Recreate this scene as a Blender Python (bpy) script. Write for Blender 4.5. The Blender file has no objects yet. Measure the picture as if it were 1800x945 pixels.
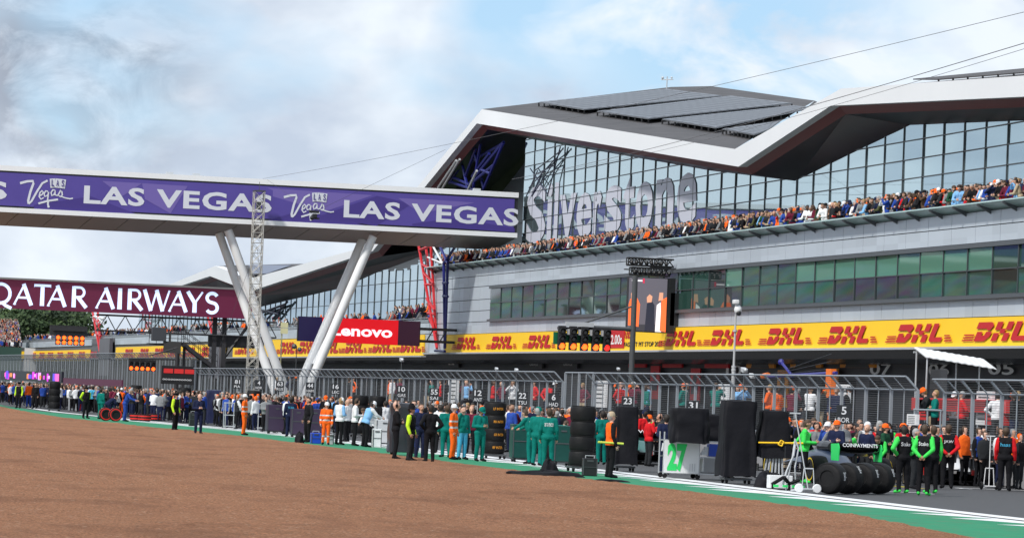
import bpy, bmesh, math, random
from mathutils import Vector, Matrix
from mathutils.bvhtree import BVHTree
random.seed(7)
S=bpy.context.scene; COL=S.collection; R=math.radians; PI=math.pi
# ---------------- camera: 132 mm lens from 2.1 m up beside the gravel, X across the track, Y along it
F=6617.; TH=math.atan(1565/F); RHO=math.atan(.04); AL=math.atan(226.5*math.cos(RHO)/F); H=2.1
FW=Vector((math.sin(TH)*math.cos(AL),math.cos(TH)*math.cos(AL),math.sin(AL)))
_R=Vector((math.cos(TH),-math.sin(TH),0)); _U=_R.cross(FW)
CR=math.cos(RHO)*_R+math.sin(RHO)*_U; CU=-math.sin(RHO)*_R+math.cos(RHO)*_U
cd=bpy.data.cameras.new('camera'); cam=bpy.data.objects.new('camera',cd); COL.objects.link(cam)
cd.sensor_width=36; cd.lens=F/1800*36; cd.clip_start=.5; cd.clip_end=6000
M=Matrix((CR,CU,-FW)).transposed().to_4x4(); M.translation=(0,0,H); cam.matrix_world=M
S.camera=cam
# survey helpers: where a sight line meets the ground, a plane X=p or a plane Y=t
def ray(x,y): return FW+CR*((x-900)/F)-CU*((y-472.5)/F)
def gnd(x,y,z=0.): r=ray(x,y); return Vector((0,0,H))+r*((z-H)/r.z)
def atp(x,y,p): r=ray(x,y); return Vector((0,0,H))+r*(p/r.x)
def att(x,y,t): r=ray(x,y); return Vector((0,0,H))+r*(t/r.y)
# ---------------- sky and sun
W=bpy.data.worlds.new('World'); S.world=W; W.use_nodes=True
SUN_EL,SUN_AZ=R(46),R(236)      # azimuth clockwise from +Y: behind the camera, to its left
nt=W.node_tree; N=nt.nodes; L=nt.links; N.clear()
def nd(t,**k):
    n=N.new(t)
    for a,b in k.items(): setattr(n,a,b)
    return n
sky=nd('ShaderNodeTexSky',sky_type='NISHITA',sun_disc=False); sky.sun_elevation=SUN_EL; sky.sun_rotation=SUN_AZ
tc=nd('ShaderNodeTexCoord'); mp=nd('ShaderNodeMapping'); mp.inputs['Scale'].default_value=(1,1,1.7); mp.inputs['Location'].default_value=(.37,1.13,.21)
L.new(tc.outputs['Generated'],mp.inputs['Vector'])
def noise(sc,det,ro,dist=0):
    n=nd('ShaderNodeTexNoise'); n.inputs['Scale'].default_value=sc; n.inputs['Detail'].default_value=det; n.inputs['Roughness'].default_value=ro; n.inputs['Distortion'].default_value=dist
    L.new(mp.outputs[0],n.inputs['Vector']); return n
def ramp(src,a,b,ca=(0,0,0,1),cb=(1,1,1,1)):
    r=nd('ShaderNodeValToRGB'); e=r.color_ramp.elements; e[0].position=a; e[1].position=b; e[0].color=ca; e[1].color=cb
    L.new(src,r.inputs[0]); return r
cover=ramp(noise(12,4,.48,.12).outputs[0],.29,.45)           # where cloud covers the blue
tone=ramp(noise(15,5,.52,.15).outputs[0],.38,.6,(4.3,4.95,5.95,1),(6.7,7.25,7.85,1))   # grey bellies, white tops
mx=nd('ShaderNodeMix',data_type='RGBA'); L.new(cover.outputs[0],mx.inputs['Factor']); 
bl=nd('ShaderNodeMix',data_type='RGBA'); bl.inputs['Factor'].default_value=.55; L.new(sky.outputs[0],bl.inputs['A']); bl.inputs['B'].default_value=(3.3,5.6,8.3,1)   # blue gaps through thin veil
L.new(bl.outputs['Result'],mx.inputs['A'])
# one smoky dark bank high on the left and a clearer blue window high on the right
def bank(x,y,r0,r1):
    d=ray(x,y).normalized(); dt=nd('ShaderNodeVectorMath',operation='DISTANCE'); L.new(tc.outputs['Generated'],dt.inputs[0]); dt.inputs[1].default_value=d
    m=nd('ShaderNodeMapRange',interpolation_type='SMOOTHSTEP'); L.new(dt.outputs['Value'],m.inputs['Value']); m.inputs['From Min'].default_value=r0; m.inputs['From Max'].default_value=r1; m.inputs['To Min'].default_value=1; m.inputs['To Max'].default_value=0; return m
def times(a,b):
    m=nd('ShaderNodeMath',operation='MULTIPLY'); L.new(a,m.inputs[0]); L.new(b,m.inputs[1]); return m
dk=times(bank(125,105,.004,.05).outputs[0],ramp(noise(42,6,.6,.5).outputs[0],.4,.6).outputs[0]); dm=nd('ShaderNodeMix',data_type='RGBA'); L.new(dk.outputs[0],dm.inputs['Factor']); L.new(tone.outputs[0],dm.inputs['A']); dm.inputs['B'].default_value=(2.3,2.65,3.3,1); L.new(dm.outputs['Result'],mx.inputs['B'])
bw=times(bank(1260,40,.015,.075).outputs[0],ramp(noise(26,5,.55,.3).outputs[0],.36,.52).outputs[0]); iv=nd('ShaderNodeMath',operation='SUBTRACT',use_clamp=True); L.new(cover.outputs[0],iv.inputs[0]); L.new(bw.outputs[0],iv.inputs[1]); L.new(iv.outputs[0],mx.inputs['Factor'])
bg=nd('ShaderNodeBackground'); bg.inputs['Strength'].default_value=.095; L.new(mx.outputs['Result'],bg.inputs['Color'])
wo=nd('ShaderNodeOutputWorld'); L.new(bg.outputs[0],wo.inputs[0])
sl=bpy.data.lights.new('sun','SUN'); sl.energy=2.7; sl.angle=R(5); sl.color=(1,.96,.9)
sun=bpy.data.objects.new('sun',sl); COL.objects.link(sun)
sd=Vector((math.sin(SUN_AZ)*math.cos(SUN_EL),math.cos(SUN_AZ)*math.cos(SUN_EL),math.sin(SUN_EL))); sun.rotation_euler=sd.to_track_quat('Z','Y').to_euler()
S.view_settings.view_transform='Standard'; S.view_settings.look='None'; S.view_settings.gamma=1; S.view_settings.exposure=0.5
S.view_settings.use_curve_mapping=False
S.render.engine='CYCLES'; S.cycles.max_bounces=6; S.cycles.transparent_max_bounces=8
# ---------------- materials
MATS={}
def mat(name,rgb,rough=.7,metal=0.,var=0.,sc=3.,bump=0.,bsc=30.,emit=0.,spec=.5,hue=None,cells=None):
    if name in MATS: return MATS[name]
    m=bpy.data.materials.new(name); MATS[name]=m; m.use_nodes=True; t=m.node_tree; b=t.nodes['Principled BSDF']
    b.inputs['Base Color'].default_value=(*rgb,1); b.inputs['Roughness'].default_value=rough; b.inputs['Metallic'].default_value=metal; b.inputs['Specular IOR Level'].default_value=spec
    m.diffuse_color=(*rgb,1)
    if emit:
        b.inputs['Emission Color'].default_value=(*rgb,1); b.inputs['Emission Strength'].default_value=emit
    if var or bump:
        g=t.nodes.new('ShaderNodeNewGeometry') if cells else t.nodes.new('ShaderNodeTexCoord'); src=g.outputs['Position'] if cells else g.outputs['Object']
    if var:
        if cells:
            v=t.nodes.new('ShaderNodeVectorMath'); v.operation='SNAP'; v.inputs[1].default_value=cells; t.links.new(src,v.inputs[0])
            n=t.nodes.new('ShaderNodeTexWhiteNoise'); n.noise_dimensions='3D'; t.links.new(v.outputs[0],n.inputs['Vector'])
        else:
            n=t.nodes.new('ShaderNodeTexNoise'); n.inputs['Scale'].default_value=sc; n.inputs['Detail'].default_value=6; n.inputs['Roughness'].default_value=.65; t.links.new(src,n.inputs['Vector'])
        x=t.nodes.new('ShaderNodeMix'); x.data_type='RGBA'; t.links.new(n.outputs[0],x.inputs['Factor'])
        d=hue or rgb
        x.inputs['A'].default_value=(*[max(0,c*(1-var)) for c in rgb],1); x.inputs['B'].default_value=(*[min(1,c*(1+var)) for c in d],1)
        t.links.new(x.outputs['Result'],b.inputs['Base Color'])
    if bump:
        n=t.nodes.new('ShaderNodeTexNoise'); n.inputs['Scale'].default_value=bsc; n.inputs['Detail'].default_value=5; t.links.new(src,n.inputs['Vector'])
        u=t.nodes.new('ShaderNodeBump'); u.inputs['Strength'].default_value=bump; u.inputs['Distance'].default_value=.03; t.links.new(n.outputs[0],u.inputs['Height']); t.links.new(u.outputs[0],b.inputs['Normal'])
    return m
# ---------------- mesh builder
class MB:
    def __init__(s): s.v=[]; s.f=[]; s.m=[]; s.mi=0
    def add(s,vs,fs,mi=None):
        o=len(s.v); s.v+= [tuple(v) for v in vs]; s.f+=[tuple(i+o for i in f) for f in fs]; s.m+=[s.mi if mi is None else mi]*len(fs); return s
    def quad(s,*vs): return s.add(vs,[tuple(range(len(vs)))])
    def box(s,c,d,rz=0,rx=0,ry=0,b=0.):
        x,y,z=[k/2 for k in d]
        if b:
            bm=bmesh.new(); bmesh.ops.create_cube(bm,size=1); bmesh.ops.scale(bm,vec=d,verts=bm.verts); bmesh.ops.bevel(bm,geom=bm.edges[:],offset=b,segments=2,affect='EDGES',profile=.6)
            vs=[v.co.copy() for v in bm.verts]; fs=[[v.index for v in f.verts] for f in bm.faces]; bm.free()
        else:
            vs=[Vector((i,j,k)) for i in(-x,x) for j in(-y,y) for k in(-z,z)]; fs=[(0,1,3,2),(4,6,7,5),(0,4,5,1),(2,3,7,6),(0,2,6,4),(1,5,7,3)]
        m=Matrix.Rotation(rz,3,'Z')@Matrix.Rotation(ry,3,'Y')@Matrix.Rotation(rx,3,'X'); c=Vector(c)
        return s.add([m@v+c for v in vs],fs)
    def tube(s,a,b,r,n=8,r2=None,cap=True):
        a=Vector(a); b=Vector(b); d=b-a
        if d.length<1e-6: return s
        q=d.to_track_quat('Z','Y'); r2=r if r2 is None else r2
        vs=[a+q@Vector((r*math.cos(2*PI*i/n),r*math.sin(2*PI*i/n),0)) for i in range(n)]+[b+q@Vector((r2*math.cos(2*PI*i/n),r2*math.sin(2*PI*i/n),0)) for i in range(n)]
        fs=[(i,(i+1)%n,n+(i+1)%n,n+i) for i in range(n)]
        if cap: fs+=[tuple(range(n-1,-1,-1)),tuple(range(n,2*n))]
        return s.add(vs,fs)
    def path(s,pts,r,n=6):
        for a,b in zip(pts,pts[1:]): s.tube(a,b,r,n)
        return s
    def prism(s,poly,d):
        d=Vector(d); n=len(poly); vs=[Vector(v) for v in poly]; vs+=[v+d for v in vs]
        return s.add(vs,[tuple(range(n-1,-1,-1)),tuple(range(n,2*n))]+[(i,(i+1)%n,n+(i+1)%n,n+i) for i in range(n)])
    def lathe(s,prof,n=24,c=(0,0,0),axis='Z',close=True):
        c=Vector(c); k=len(prof); vs=[]
        for i in range(n):
            a=2*PI*i/n
            for r,h in prof:
                p=(r*math.cos(a),r*math.sin(a),h)
                if axis=='X': p=(h,p[0],p[1])
                if axis=='Y': p=(p[0],h,p[1])
                vs.append(c+Vector(p))
        fs=[(i*k+j,((i+1)%n)*k+j,((i+1)%n)*k+j+1,i*k+j+1) for i in range(n) for j in range(k-1)]
        if close: fs+=[tuple(i*k for i in range(n-1,-1,-1)),tuple(i*k+k-1 for i in range(n))]
        return s.add(vs,fs)
    def ball(s,c,r,n=10,sc=(1,1,1)):
        c=Vector(c); vs=[];fs=[]; m=max(4,n//2)
        for j in range(m+1):
            for i in range(n):
                a=2*PI*i/n; b=PI*j/m; vs.append(c+Vector((r*sc[0]*math.sin(b)*math.cos(a),r*sc[1]*math.sin(b)*math.sin(a),r*sc[2]*math.cos(b))))
        fs=[(j*n+i,(j+1)*n+i,(j+1)*n+(i+1)%n,j*n+(i+1)%n) for j in range(m) for i in range(n)]
        return s.add(vs,fs)
    def mesh(s,name,mats,smooth=False):
        me=bpy.data.meshes.new(name); me.from_pydata(s.v,[],s.f); 
        for m in (mats if isinstance(mats,(list,tuple)) else [mats]): me.materials.append(m)
        me.polygons.foreach_set('material_index',s.m)
        if smooth:
            me.polygons.foreach_set('use_smooth',[True]*len(s.f)); me.set_sharp_from_angle(angle=R(40))
        bm=bmesh.new(); bm.from_mesh(me); bmesh.ops.recalc_face_normals(bm,faces=bm.faces) if len(s.f)<20000 and not getattr(s,'keep',0) else None; bm.to_mesh(me); bm.free()
        return me
    def build(s,name,mats,parent=None,world=True,smooth=False):
        o=bpy.data.objects.new(name,s.mesh(name,mats,smooth)); COL.objects.link(o)
        if parent: par(o,parent,world)
        return o
def par(o,parent,world=True):
    o.parent=parent
    if world: o.matrix_parent_inverse=wm(parent).inverted()
def wm(o): 
    m=Matrix.LocRotScale(o.location,o.rotation_euler,o.scale)
    return wm(o.parent)@o.matrix_parent_inverse@m if o.parent else m
USED={}
def tag(o,label=None,cat=None,group=None,kind=None):
    if label: o['label']=label
    if cat: o['category']=cat
    if group: o['group']=group
    if kind: o['kind']=kind
    return o
def thing(name,label,cat,loc=(0,0,0),rz=0,group=None):
    o=bpy.data.objects.new(name,None); COL.objects.link(o); o.empty_display_size=.3; o.location=loc; o.rotation_euler=(0,0,rz)
    return tag(o,label,cat,group)
def struct(o): o['kind']='structure'; return o
def dup(root,loc=None,rz=None,label=None,group=None):
    def cp(o,p):
        c=o.copy(); COL.objects.link(c)
        if p: c.parent=p
        for ch in o.children: cp(ch,c)
        return c
    r=cp(root,None)
    if loc is not None: r.location=loc
    if rz is not None: r.rotation_euler=(0,0,rz)
    return tag(r,label,None,group)
# flat lettering: a font outline mapped on a board (o = lower left corner, u along the writing, v up), set proud of it
def text_mb(s,o,u,v,w,h,bold=0.,depth=.03,shear=0.,mb=None,align=None):
    cu=bpy.data.curves.new('t','FONT'); cu.body=s; cu.size=1; cu.offset=bold; cu.resolution_u=3
    if align: cu.space_character=align
    ob=bpy.data.objects.new('t',cu); COL.objects.link(ob); dg=bpy.context.evaluated_depsgraph_get(); me=bpy.data.meshes.new_from_object(ob.evaluated_get(dg))
    vs=[x.co.copy() for x in me.vertices]; fs=[tuple(p.vertices) for p in me.polygons]
    bpy.data.objects.remove(ob); bpy.data.curves.remove(cu); bpy.data.meshes.remove(me)
    x0=min(a.x for a in vs); x1=max(a.x for a in vs); y0=min(a.y for a in vs); y1=max(a.y for a in vs)
    o=Vector(o); u=Vector(u).normalized(); v=Vector(v).normalized(); n=u.cross(v)
    mb=mb or MB(); mb.add([o+u*((a.x-x0)/(x1-x0)*w+shear*(a.y-y0)/(y1-y0)*h)+v*((a.y-y0)/(y1-y0)*h)+n*depth for a in vs],fs); mb.keep=1
    return mb
def stroke_mb(polys,o,u,v,k,depth=.03,mb=None):
    o=Vector(o); u=Vector(u).normalized(); v=Vector(v).normalized(); n=u.cross(v); mb=mb or MB(); mb.keep=1
    for i,p in enumerate(polys):
        if sum(p[j-1][0]*p[j][1]-p[j][0]*p[j-1][1] for j in range(len(p)))<0: p=p[::-1]
        mb.quad(*[o+u*(x*k)+v*(y*k)+n*(depth+.00025*i) for x,y in p])
    return mb
def sw(pts,w):   # a pen stroke of width w as quads
    out=[]; n=len(pts); L_=[];R_=[]
    for i in range(n):
        a=Vector(pts[max(0,i-1)]); b=Vector(pts[min(n-1,i+1)]); d=(b-a).normalized(); q=Vector((-d.y,d.x))*(w/2); p=Vector(pts[i]); L_.append(p+q); R_.append(p-q)
    return [[tuple(R_[i]),tuple(R_[i+1]),tuple(L_[i+1]),tuple(L_[i])] for i in range(n-1)]
def arc(cx,cy,rx,ry,a0,a1,n=14): return [(cx+rx*math.cos(R(a0+(a1-a0)*i/n)),cy+ry*math.sin(R(a0+(a1-a0)*i/n))) for i in range(n+1)]
def interp(tab,x):
    if x<=tab[0][0]: return tab[0][1]
    for (a,b),(c,d) in zip(tab,tab[1:]):
        if x<=c: return b+(d-b)*(x-a)/(c-a)
    return tab[-1][1]
U_F,V_F,N_F=Vector((0,-1,0)),Vector((0,0,1)),Vector((-1,0,0))     # facade: reads towards -Y, faces -X
U_B=Vector((1,0,0))                                                # boards across the track, face -Y
white=mat('white_paint',(.78,.79,.8),.35,var=.06,sc=.6); black=mat('black_metal',(.012,.012,.014),.5); dgrey=mat('dark_grey_metal',(.06,.065,.07),.5,var=.2,sc=4)
steel=mat('galvanised_steel',(.36,.38,.4),.45,.6,var=.15,sc=2); lgrey=mat('light_grey_metal',(.5,.52,.54),.4,.3,var=.1,sc=2)
redm=mat('red_paint',(.5,.02,.02),.4); yellow=mat('banner_yellow',(.92,.57,.012),.55,var=.05,sc=.3); dhlred=mat('banner_red',(.5,.008,.012),.55)
# ================= the setting: ground, track, gravel
GE=[(40,21.),(61.4,22.9),(72.9,24.5),(85.8,25.4),(100,25.4),(140,26),(164,26),(188,24.6),(211,24.3),(243,25.4),(285,27.8),(320,30),(600,40)]     # outer edge of the green strip
GI=[(40,27.),(80,27.2),(103,27.8),(124,28.2),(142,28.8),(180,29.3),(210,27.4),(246,26.6),(285,27.9),(320,30.1),(600,40.1)]
def sheet(name,a,b,t0,t1,step,z,m,kind='structure',wob=0.):
    mb=MB(); n=int((t1-t0)/step); vs=[];rnd=random.Random(name)
    for i in range(n+1):
        t=t0+(t1-t0)*i/n; w=rnd.uniform(-wob,wob); vs+=[(a(t)+w,t,z),(b(t),t,z)]
    mb.add(vs,[(2*i,2*i+1,2*i+3,2*i+2) for i in range(n)]); mb.keep=1
    return tag(mb.build(name,m),kind=kind)
asph=mat('asphalt',(.055,.056,.06),.85,var=.25,sc=1.5,bump=.15,bsc=60)
mb=MB(); mb.quad((-2500,-300,-.02),(2500,-300,-.02),(2500,5000,-.02),(-2500,5000,-.02)); mb.keep=1
struct(mb.build('ground',mat('grass_field',(.06,.1,.03),.95,var=.4,sc=.05)))
mb=MB(); mb.quad((24,-60,-.008),(66,-60,-.008),(66,900,-.008),(24,900,-.008)); mb.keep=1; struct(mb.build('race_track',asph))
gm=mat('green_run_off_paint',(.004,.2,.092),.9,var=.35,sc=1.4,bump=.2,bsc=25)
t_=gm.node_tree; b=t_.nodes['Principled BSDF']; old=b.inputs['Base Color'].links[0].from_socket; tcn=t_.nodes.new('ShaderNodeTexCoord')   # gravel dust and rubber on the paint
for sc,lo,hi,c in ((1.1,.5,.72,(.14,.1,.06,1)),(.5,.58,.75,(.02,.07,.045,1))):
    n=t_.nodes.new('ShaderNodeTexNoise'); n.inputs['Scale'].default_value=sc; n.inputs['Detail'].default_value=8; n.inputs['Roughness'].default_value=.7; t_.links.new(tcn.outputs['Object'],n.inputs['Vector']); r=t_.nodes.new('ShaderNodeValToRGB'); r.color_ramp.elements[0].position=lo; r.color_ramp.elements[1].position=hi; r.color_ramp.elements[1].color=(.6,.6,.6,1); t_.links.new(n.outputs[0],r.inputs[0]); x=t_.nodes.new('ShaderNodeMix'); x.data_type='RGBA'; t_.links.new(r.outputs[0],x.inputs['Factor']); t_.links.new(old,x.inputs['A']); x.inputs['B'].default_value=c; old=x.outputs['Result']
t_.links.new(old,b.inputs['Base Color'])
sheet('green_run_off_strip',lambda t:interp(GE,t)-.5,lambda t:interp(GI,t)+.6,30,300,1.0,0.,gm)
# white saw-tooth edging and the white track line
mb=MB(); mb.keep=1; t=52.; rnd=random.Random(3)
while t<215:
    l=rnd.choice((2.6,3.4,5.2)); a=interp(GI,t); b=interp(GI,t+l); w=rnd.uniform(1.05,1.4)
    mb.add([(a+.75,t,.004),(a+.75-w*.05,t+.2,.004),(b+.75-w,t+l-.25,.004),(b+.75,t+l,.004),(b+.95,t+l,.004),(a+.95,t,.004)],[(0,5,4,3,2,1)]); t+=l
wl=mat('white_line_paint',(.66,.67,.68),.7,var=.22,sc=2.5)
struct(mb.build('saw_tooth_marking',wl))
sheet('track_edge_line',lambda t:interp(GI,t)+1.2,lambda t:interp(GI,t)+1.85,40,270,1.,.004,wl)
# grid slot brackets
mb=MB(); mb.keep=1
for k in range(14):
    t=96+16*k
    for p0 in (31.5,38.2): mb.box((p0+1.3,t+(8 if p0>35 else 0),.004),(2.7,.14,.004)); mb.box((p0-.02,t-.6+(8 if p0>35 else 0),.004),(.12,1.1,.004)); mb.box((p0+2.65,t-.6+(8 if p0>35 else 0),.004),(.12,1.1,.004))
struct(mb.build('grid_slot_markings',wl))
mb=MB(); mb.box((36.2,104,.001),(.25,5,.006)); struct(mb.build('yellow_grid_marking',mat('yellow_line_paint',(.5,.42,.03),.8)))
# gravel: a displaced sheet raked into low furrows
def furrow(p,t):
    z=0
    for (a,b,w,h) in FUR:
        d=abs(p-(a+b*(t-60))); 
        if d<w: z+=h*math.cos(d/w*PI*.5)
    return z
rnd=random.Random(5); FUR=[]
for i in range(26):
    FUR.append((rnd.uniform(-26,24),rnd.choice((.02,-.12,-.16,.05)),rnd.uniform(.12,.35),rnd.uniform(-.05,.04)))
import mathutils.noise as mn
vs=[];ts=[];t=38.
while t<330: ts.append(t); t*=1.0022 if t>60 else 1.006
NP=230
for t in ts:
    e=interp(GE,t)
    for j in range(NP+1):
        s=j/NP; p=e-62*(1-s)**1.5 + (.22*mn.noise((t*.8,1.3,0))+.12*mn.noise((t*3.1,4.3,0)) if j==NP else 0)
        z=.035+.035*mn.noise((p*.35,t*.12,0))+.03*mn.noise((p*1.5,t*1.1,3))+.018*mn.noise((p*4.3,t*3.3,5))+furrow(p,t)*.8
        if j==NP: z=-.005
        elif j>NP-4: z=min(z,.02)*.5+.012
        vs.append((p,t,z))
fs=[(i*(NP+1)+j,i*(NP+1)+j+1,(i+1)*(NP+1)+j+1,(i+1)*(NP+1)+j) for i in range(len(ts)-1) for j in range(NP)]
mb=MB(); mb.add(vs,fs); mb.keep=1
gmat=mat('gravel',(.29,.142,.08),1.,var=.22,sc=2.2,bump=.0,spec=.1)
t_=gmat.node_tree; b=t_.nodes['Principled BSDF']; tcn=t_.nodes.new('ShaderNodeTexCoord')
def _n(sc,d,vec=None):
    n=t_.nodes.new('ShaderNodeTexNoise'); n.inputs['Scale'].default_value=sc; n.inputs['Detail'].default_value=d; n.inputs['Roughness'].default_value=.7; t_.links.new(vec or tcn.outputs['Object'],n.inputs['Vector']); return n
# pale stones scattered over the brown gravel
vo=t_.nodes.new('ShaderNodeTexVoronoi'); vo.inputs['Scale'].default_value=20; t_.links.new(tcn.outputs['Object'],vo.inputs['Vector'])
cr=t_.nodes.new('ShaderNodeValToRGB'); cr.color_ramp.elements[0].position=.955; cr.color_ramp.elements[1].position=.985
sp=t_.nodes.new('ShaderNodeSeparateColor'); t_.links.new(vo.outputs['Color'],sp.inputs[0]); t_.links.new(sp.outputs[0],cr.inputs[0])
mxn=t_.nodes.new('ShaderNodeMix'); mxn.data_type='RGBA'; t_.links.new(cr.outputs[0],mxn.inputs['Factor'])
old=b.inputs['Base Color'].links[0].from_socket
fn=_n(24,5); mul=t_.nodes.new('ShaderNodeMix'); mul.data_type='RGBA'; mul.blend_type='OVERLAY'; mul.inputs['Factor'].default_value=.8; t_.links.new(old,mul.inputs['A'])
g2=t_.nodes.new('ShaderNodeValToRGB'); g2.color_ramp.elements[0].position=.3; g2.color_ramp.elements[1].position=.7; t_.links.new(fn.outputs[0],g2.inputs[0]); t_.links.new(g2.outputs[0],mul.inputs['B'])
mxn.inputs['B'].default_value=(.4,.27,.19,1); t_.links.new(mul.outputs['Result'],mxn.inputs['A']); 
# damp darker bands left by the rake, drawn out along the track
mpn=t_.nodes.new('ShaderNodeMapping'); mpn.inputs['Scale'].default_value=(.34,.14,1); mpn.inputs['Rotation'].default_value=(0,0,.3); t_.links.new(tcn.outputs['Object'],mpn.inputs['Vector'])
dn=_n(1.,7,mpn.outputs[0]); dr=t_.nodes.new('ShaderNodeValToRGB'); dr.color_ramp.elements[0].position=.49; dr.color_ramp.elements[1].position=.64; dr.color_ramp.elements[1].color=(.5,.5,.5,1); t_.links.new(dn.outputs[0],dr.inputs[0])
dm=t_.nodes.new('ShaderNodeMix'); dm.data_type='RGBA'; t_.links.new(dr.outputs[0],dm.inputs['Factor']); t_.links.new(mxn.outputs['Result'],dm.inputs['A']); dm.inputs['B'].default_value=(.13,.062,.038,1); t_.links.new(dm.outputs['Result'],b.inputs['Base Color'])
bn=_n(15,6); bu=t_.nodes.new('ShaderNodeBump'); bu.inputs['Strength'].default_value=.9; bu.inputs['Distance'].default_value=.08; t_.links.new(bn.outputs[0],bu.inputs['Height']); t_.links.new(bu.outputs[0],b.inputs['Normal'])
struct(mb.build('gravel_trap',gmat,smooth=True))
# ================= the pit building
PF,PG,PR=60.,63.4,61.2          # planes of facade, glazing and roof edge
bld=thing('pit_building','long grey pit building with folded white-edged roof, glass upper storey and dark garages','building',(62,200,0))
ptop=[(1800,133),(1478,156),(1292,262),(847,192),(648,432),(437,490),(378,467),(305,497),(240,517)]
pbot=[(1800,170),(1460,186),(1298,293),(838,217),(655,441),(439,512),(369,485),(318,502),(240,527)]
KT=[atp(*q,PR) for q in ptop]; KB=[atp(*q,PR) for q in pbot]
def ext(K): d=(K[0]-K[1])/(K[0]-K[1]).length; return [K[0]+d*60]+K
KT=ext(KT); KB=ext(KB)
mb=MB()
for i in range(len(KT)-1):
    a,b,c,d=KT[i],KT[i+1],KB[i+1],KB[i]; o=Vector((.9,0,0))
    vs=[a,b,c,d,a+o,b+o,c+o,d+o]
    mb.add(vs,[(0,1,2,3),(4,7,6,5),(0,4,5,1),(3,2,6,7)])
mb.build('roof_fascia',mat('white_cladding',(.72,.735,.755),.4,var=.07,sc=.15),bld)
mb=MB()   # dark red strip under the white edge
for i in range(len(KB)-1):
    a,b=KB[i]+Vector((.5,0,0)),KB[i+1]+Vector((.5,0,0)); dz=Vector((.35,0,-.4))
    mb.add([a,b,b+dz,a+dz],[(0,1,2,3)])
mb.build('soffit_trim',mat('dark_red_trim',(.11,.006,.008),.35),bld)
# soffit from the strip back to the head of the glazing
GT=[(1800,212),(1600,220),(1398,318),(1250,300),(930,244)]; G=[atp(*q,PG) for q in GT]; G=[G[0]+(G[0]-G[1])/(G[0]-G[1]).length*60]+G
FT=[atp(*q,PG) for q in [(790,432),(725,474),(665,478),(600,506),(462,538),(430,545),(380,520),(300,528),(240,535)]]
sof=mat('black_soffit',(.012,.014,.018),.3,var=.3,sc=.4); o=Vector((.85,0,-.4)); B=[k+o for k in KB]
mb=MB()
mb.quad(B[0],B[1],G[1],G[0]); mb.quad(B[1],B[2],G[2],G[1]); mb.quad(B[2],B[3],G[3],G[2]); mb.quad(B[3],G[4],G[3]); mb.quad(B[3],B[4],G[5],G[4])
e4=Vector((66,268,B[4].z)); e5=Vector((66,B[5].y+4,B[5].z+.2)); mb.quad(B[4],B[5],e5,e4); mb.quad(B[4],e4,G[5])
mb.quad(B[5],B[6],FT[4],FT[3],FT[2],FT[1],FT[0]); mb.quad(B[5],FT[0],e5); mb.quad(B[6],B[7],FT[6],FT[5],FT[4]); mb.quad(B[7],B[8],FT[7],FT[6]); mb.quad(B[8],B[9],FT[8],FT[7])
mb.build('soffit',sof,bld)
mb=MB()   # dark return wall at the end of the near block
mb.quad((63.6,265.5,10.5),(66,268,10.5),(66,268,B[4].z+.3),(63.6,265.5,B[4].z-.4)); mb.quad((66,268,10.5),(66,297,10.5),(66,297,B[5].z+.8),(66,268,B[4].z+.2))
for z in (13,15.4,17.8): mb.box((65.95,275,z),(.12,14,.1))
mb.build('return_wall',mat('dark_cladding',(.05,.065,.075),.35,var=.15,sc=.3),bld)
# roofs
rfm=mat('roof_membrane',(.022,.02,.02),.6,var=.5,sc=.45,hue=(.075,.07,.072),spec=.3)
A,Bv,C=KT[4],KT[3],atp(1180,153,86); nrm=(Bv-A).cross(C-A)
def onp(x,y,off=0.,P0=A,n=nrm):
    r=ray(x,y); nn=n.normalized(); nn=nn if nn.z>0 else -nn; P=P0+nn*off; c=Vector((0,0,H)); return c+r*((P-c).dot(n)/r.dot(n))
D,E_=onp(1250,151.5),onp(1432,177)
inn=Vector((1.5,0,.02))
mb=MB(); mb.quad(A,C,D,E_,Bv)
mb.quad(KT[2],KT[1],KT[0]+Vector((0,0,0)),KT[0]+Vector((14,0,2.4)),Vector((76,186.5+36,KT[2].z+3.6)))
mb.quad(KT[3]+inn,E_,Vector((82,KT[2].y+50,KT[2].z+1)),KT[2]+inn)
FR=atp(520,463.5,84); mb.quad(KT[7],FR,FR+Vector((8,-60,-1)),KT[5]+Vector((20,0,-.3)),KT[5],KT[6]); mb.quad(KT[5],KT[4],KT[4]+Vector((20,8,-.6)),KT[5]+Vector((20,0,-.3)))
mb.quad(KT[7],KT[8],KT[9],KT[9]+Vector((15,0,0)),FR)
mb.build('roof',rfm,bld)
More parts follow.
